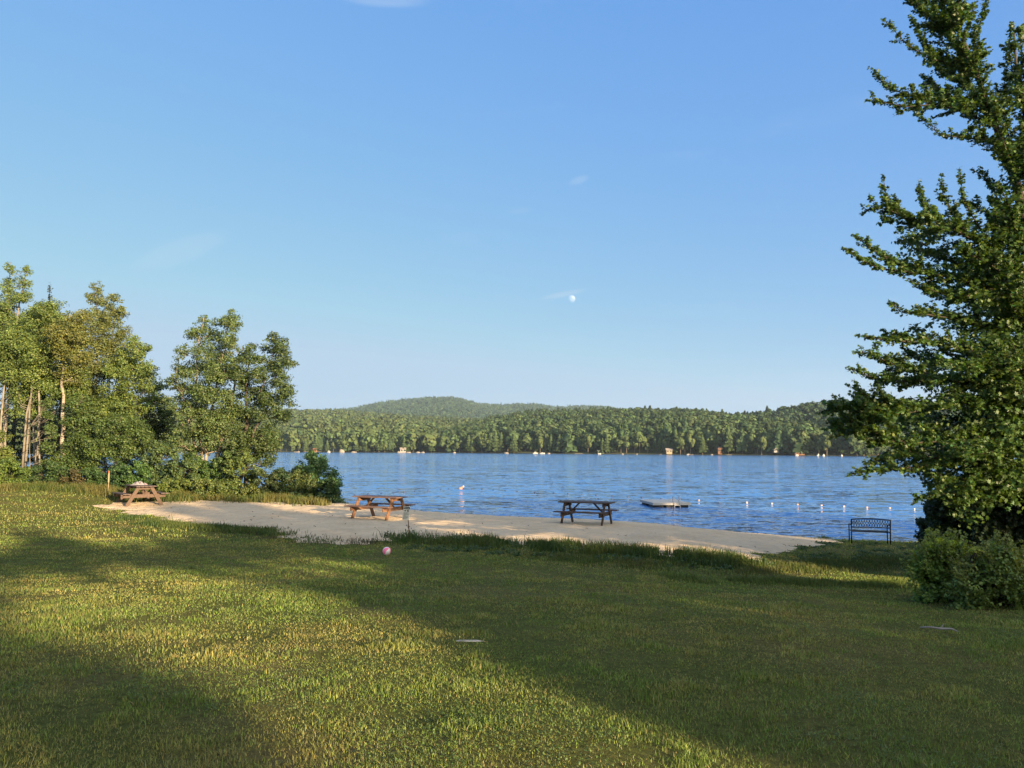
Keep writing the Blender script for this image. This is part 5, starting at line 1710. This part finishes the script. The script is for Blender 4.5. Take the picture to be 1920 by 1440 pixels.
# phone-like response of the evening sky: each channel of the Nishita colour through a power curve
sep = N(nt, 'ShaderNodeSeparateColor'); cmb = N(nt, 'ShaderNodeCombineColor')
nt.links.new(sky.outputs[0], sep.inputs[0])
EXPO = 1.95
for i, (T, i0, g) in enumerate(((.375, .235, .78), (.635, .39, .50), (.875, .45, .13))):
    pw = N(nt, 'ShaderNodeMath', operation='POWER', ins={1: g})
    ml = N(nt, 'ShaderNodeMath', operation='MULTIPLY', ins={1: T / 2 ** EXPO / .1 / (i0 / .1) ** g})
    mn = N(nt, 'ShaderNodeMath', operation='MINIMUM', ins={1: (.46, .645, .83)[i] / 2 ** EXPO / .1})
    nt.links.new(sep.outputs[i], pw.inputs[0]); nt.links.new(pw.outputs[0], ml.inputs[0]); nt.links.new(ml.outputs[0], mn.inputs[0]); nt.links.new(mn.outputs[0], cmb.inputs[i])
# warm glow added to the sunward sky behind the viewpoint, to brighten the shade
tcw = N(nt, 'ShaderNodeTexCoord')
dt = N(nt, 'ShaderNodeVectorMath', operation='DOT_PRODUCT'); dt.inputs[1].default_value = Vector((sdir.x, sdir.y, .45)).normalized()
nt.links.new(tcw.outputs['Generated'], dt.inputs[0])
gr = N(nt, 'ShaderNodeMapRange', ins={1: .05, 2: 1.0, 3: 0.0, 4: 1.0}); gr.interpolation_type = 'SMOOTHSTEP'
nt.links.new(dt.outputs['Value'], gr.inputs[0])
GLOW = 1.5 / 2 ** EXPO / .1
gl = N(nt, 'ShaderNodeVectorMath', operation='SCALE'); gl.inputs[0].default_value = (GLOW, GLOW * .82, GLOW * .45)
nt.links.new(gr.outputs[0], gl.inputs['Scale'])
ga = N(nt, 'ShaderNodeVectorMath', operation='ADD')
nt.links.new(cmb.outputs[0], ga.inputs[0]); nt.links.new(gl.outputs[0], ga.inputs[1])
# thin high wisps of cloud
mpw = N(nt, 'ShaderNodeMapping'); mpw.inputs['Scale'].default_value = (2.2, 2.2, 9); mpw.inputs['Rotation'].default_value = (0, R(-7), R(20))
nt.links.new(tcw.outputs['Generated'], mpw.inputs[0])
nw1 = N(nt, 'ShaderNodeTexNoise', ins={'Scale': 1.6, 'Detail': 7, 'Roughness': .62, 'Distortion': .6})
nt.links.new(mpw.outputs[0], nw1.inputs['Vector'])
mw = N(nt, 'ShaderNodeMapRange', ins={1: .58, 2: .85, 3: 0.0, 4: .12}); mw.interpolation_type = 'SMOOTHSTEP'
nt.links.new(nw1.outputs[0], mw.inputs[0])
def streak(px, py, dx, dy, ln, wd, amt):
    c = (at(px, py, 1) - Vector((0, 0, CAMZ))).normalized()
    e = (at(px + dx, py + dy, 1) - Vector((0, 0, CAMZ))).normalized()
    ax = (e - c); ax = (ax - c * ax.dot(c)).normalized(); bx = c.cross(ax)
    def dotn(v, sc):
        d = N(nt, 'ShaderNodeVectorMath', operation='DOT_PRODUCT'); d.inputs[1].default_value = v
        nt.links.new(tcw.outputs['Generated'], d.inputs[0])
        q = N(nt, 'ShaderNodeMath', operation='MULTIPLY', ins={1: 1 / sc}); nt.links.new(d.outputs['Value'], q.inputs[0])
        p = N(nt, 'ShaderNodeMath', operation='POWER', ins={1: 2}); ab = N(nt, 'ShaderNodeMath', operation='ABSOLUTE')
        nt.links.new(q.outputs[0], ab.inputs[0]); nt.links.new(ab.outputs[0], p.inputs[0])
        return p.outputs[0]
    s_ = N(nt, 'ShaderNodeMath', operation='ADD'); nt.links.new(dotn(ax, ln), s_.inputs[0]); nt.links.new(dotn(bx, wd), s_.inputs[1])
    m_ = N(nt, 'ShaderNodeMapRange', ins={1: 1.0, 2: 0.0, 3: 0.0, 4: amt}); m_.interpolation_type = 'SMOOTHSTEP'
    nt.links.new(s_.outputs[0], m_.inputs[0])
    dc = N(nt, 'ShaderNodeVectorMath', operation='DOT_PRODUCT'); dc.inputs[1].default_value = c
    nt.links.new(tcw.outputs['Generated'], dc.inputs[0])
    gt = N(nt, 'ShaderNodeMath', operation='GREATER_THAN', ins={1: 0}); nt.links.new(dc.outputs['Value'], gt.inputs[0])
    ml = N(nt, 'ShaderNodeMath', operation='MULTIPLY'); nt.links.new(m_.outputs[0], ml.inputs[0]); nt.links.new(gt.outputs[0], ml.inputs[1])
    md = N(nt, 'ShaderNodeMath', operation='MULTIPLY'); nt.links.new(ml.outputs[0], md.inputs[0])
    mv = N(nt, 'ShaderNodeMapRange', ins={1: .3, 2: .65, 3: .35, 4: 1.0}); nt.links.new(nw1.outputs[0], mv.inputs[0])
    nt.links.new(mv.outputs[0], md.inputs[1])
    return md.outputs[0]
tot = mw.outputs[0]
for a in ((1058, 551, 45, -9, .036, .0045, .3), (722, -2, 40, 2, .06, .011, .26), (1085, 338, 20, -7, .016, .006, .22), (340, 470, 40, -14, .07, .018, .16), (975, 395, 20, -2, .02, .005, .1)):
    ad = N(nt, 'ShaderNodeMath', operation='ADD'); ad.use_clamp = True
    nt.links.new(tot, ad.inputs[0]); nt.links.new(streak(*a), ad.inputs[1]); tot = ad.outputs[0]
wm_ = N(nt, 'ShaderNodeMix', data_type='RGBA')
wm_.inputs[7].default_value = (.72 / 2 ** EXPO / .1, .83 / 2 ** EXPO / .1, .93 / 2 ** EXPO / .1, 1)
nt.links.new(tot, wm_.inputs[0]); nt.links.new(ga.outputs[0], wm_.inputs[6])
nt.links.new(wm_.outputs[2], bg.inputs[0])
nt.links.new(bg.outputs[0], out.inputs[0])

cam = bpy.data.cameras.new('camera')
cam.sensor_width = 36
cam.lens = F / 1920 * 36
cam.clip_end = 30000
cam.clip_start = .05
co_ = bpy.data.objects.new('camera', cam)
COL.objects.link(co_)
co_.location = (0, 0, CAMZ)
co_.rotation_euler = (Matrix.Rotation(R(90) + PITCH, 3, 'X') @ Matrix.Rotation(ROLL, 3, 'Z')).to_euler()
scene.camera = co_
scene.view_settings.view_transform = 'Standard'
scene.view_settings.look = 'None'
scene.view_settings.exposure = EXPO
scene.cycles.max_bounces = 6
scene.cycles.transparent_max_bounces = 8
scene.cycles.use_denoising = True
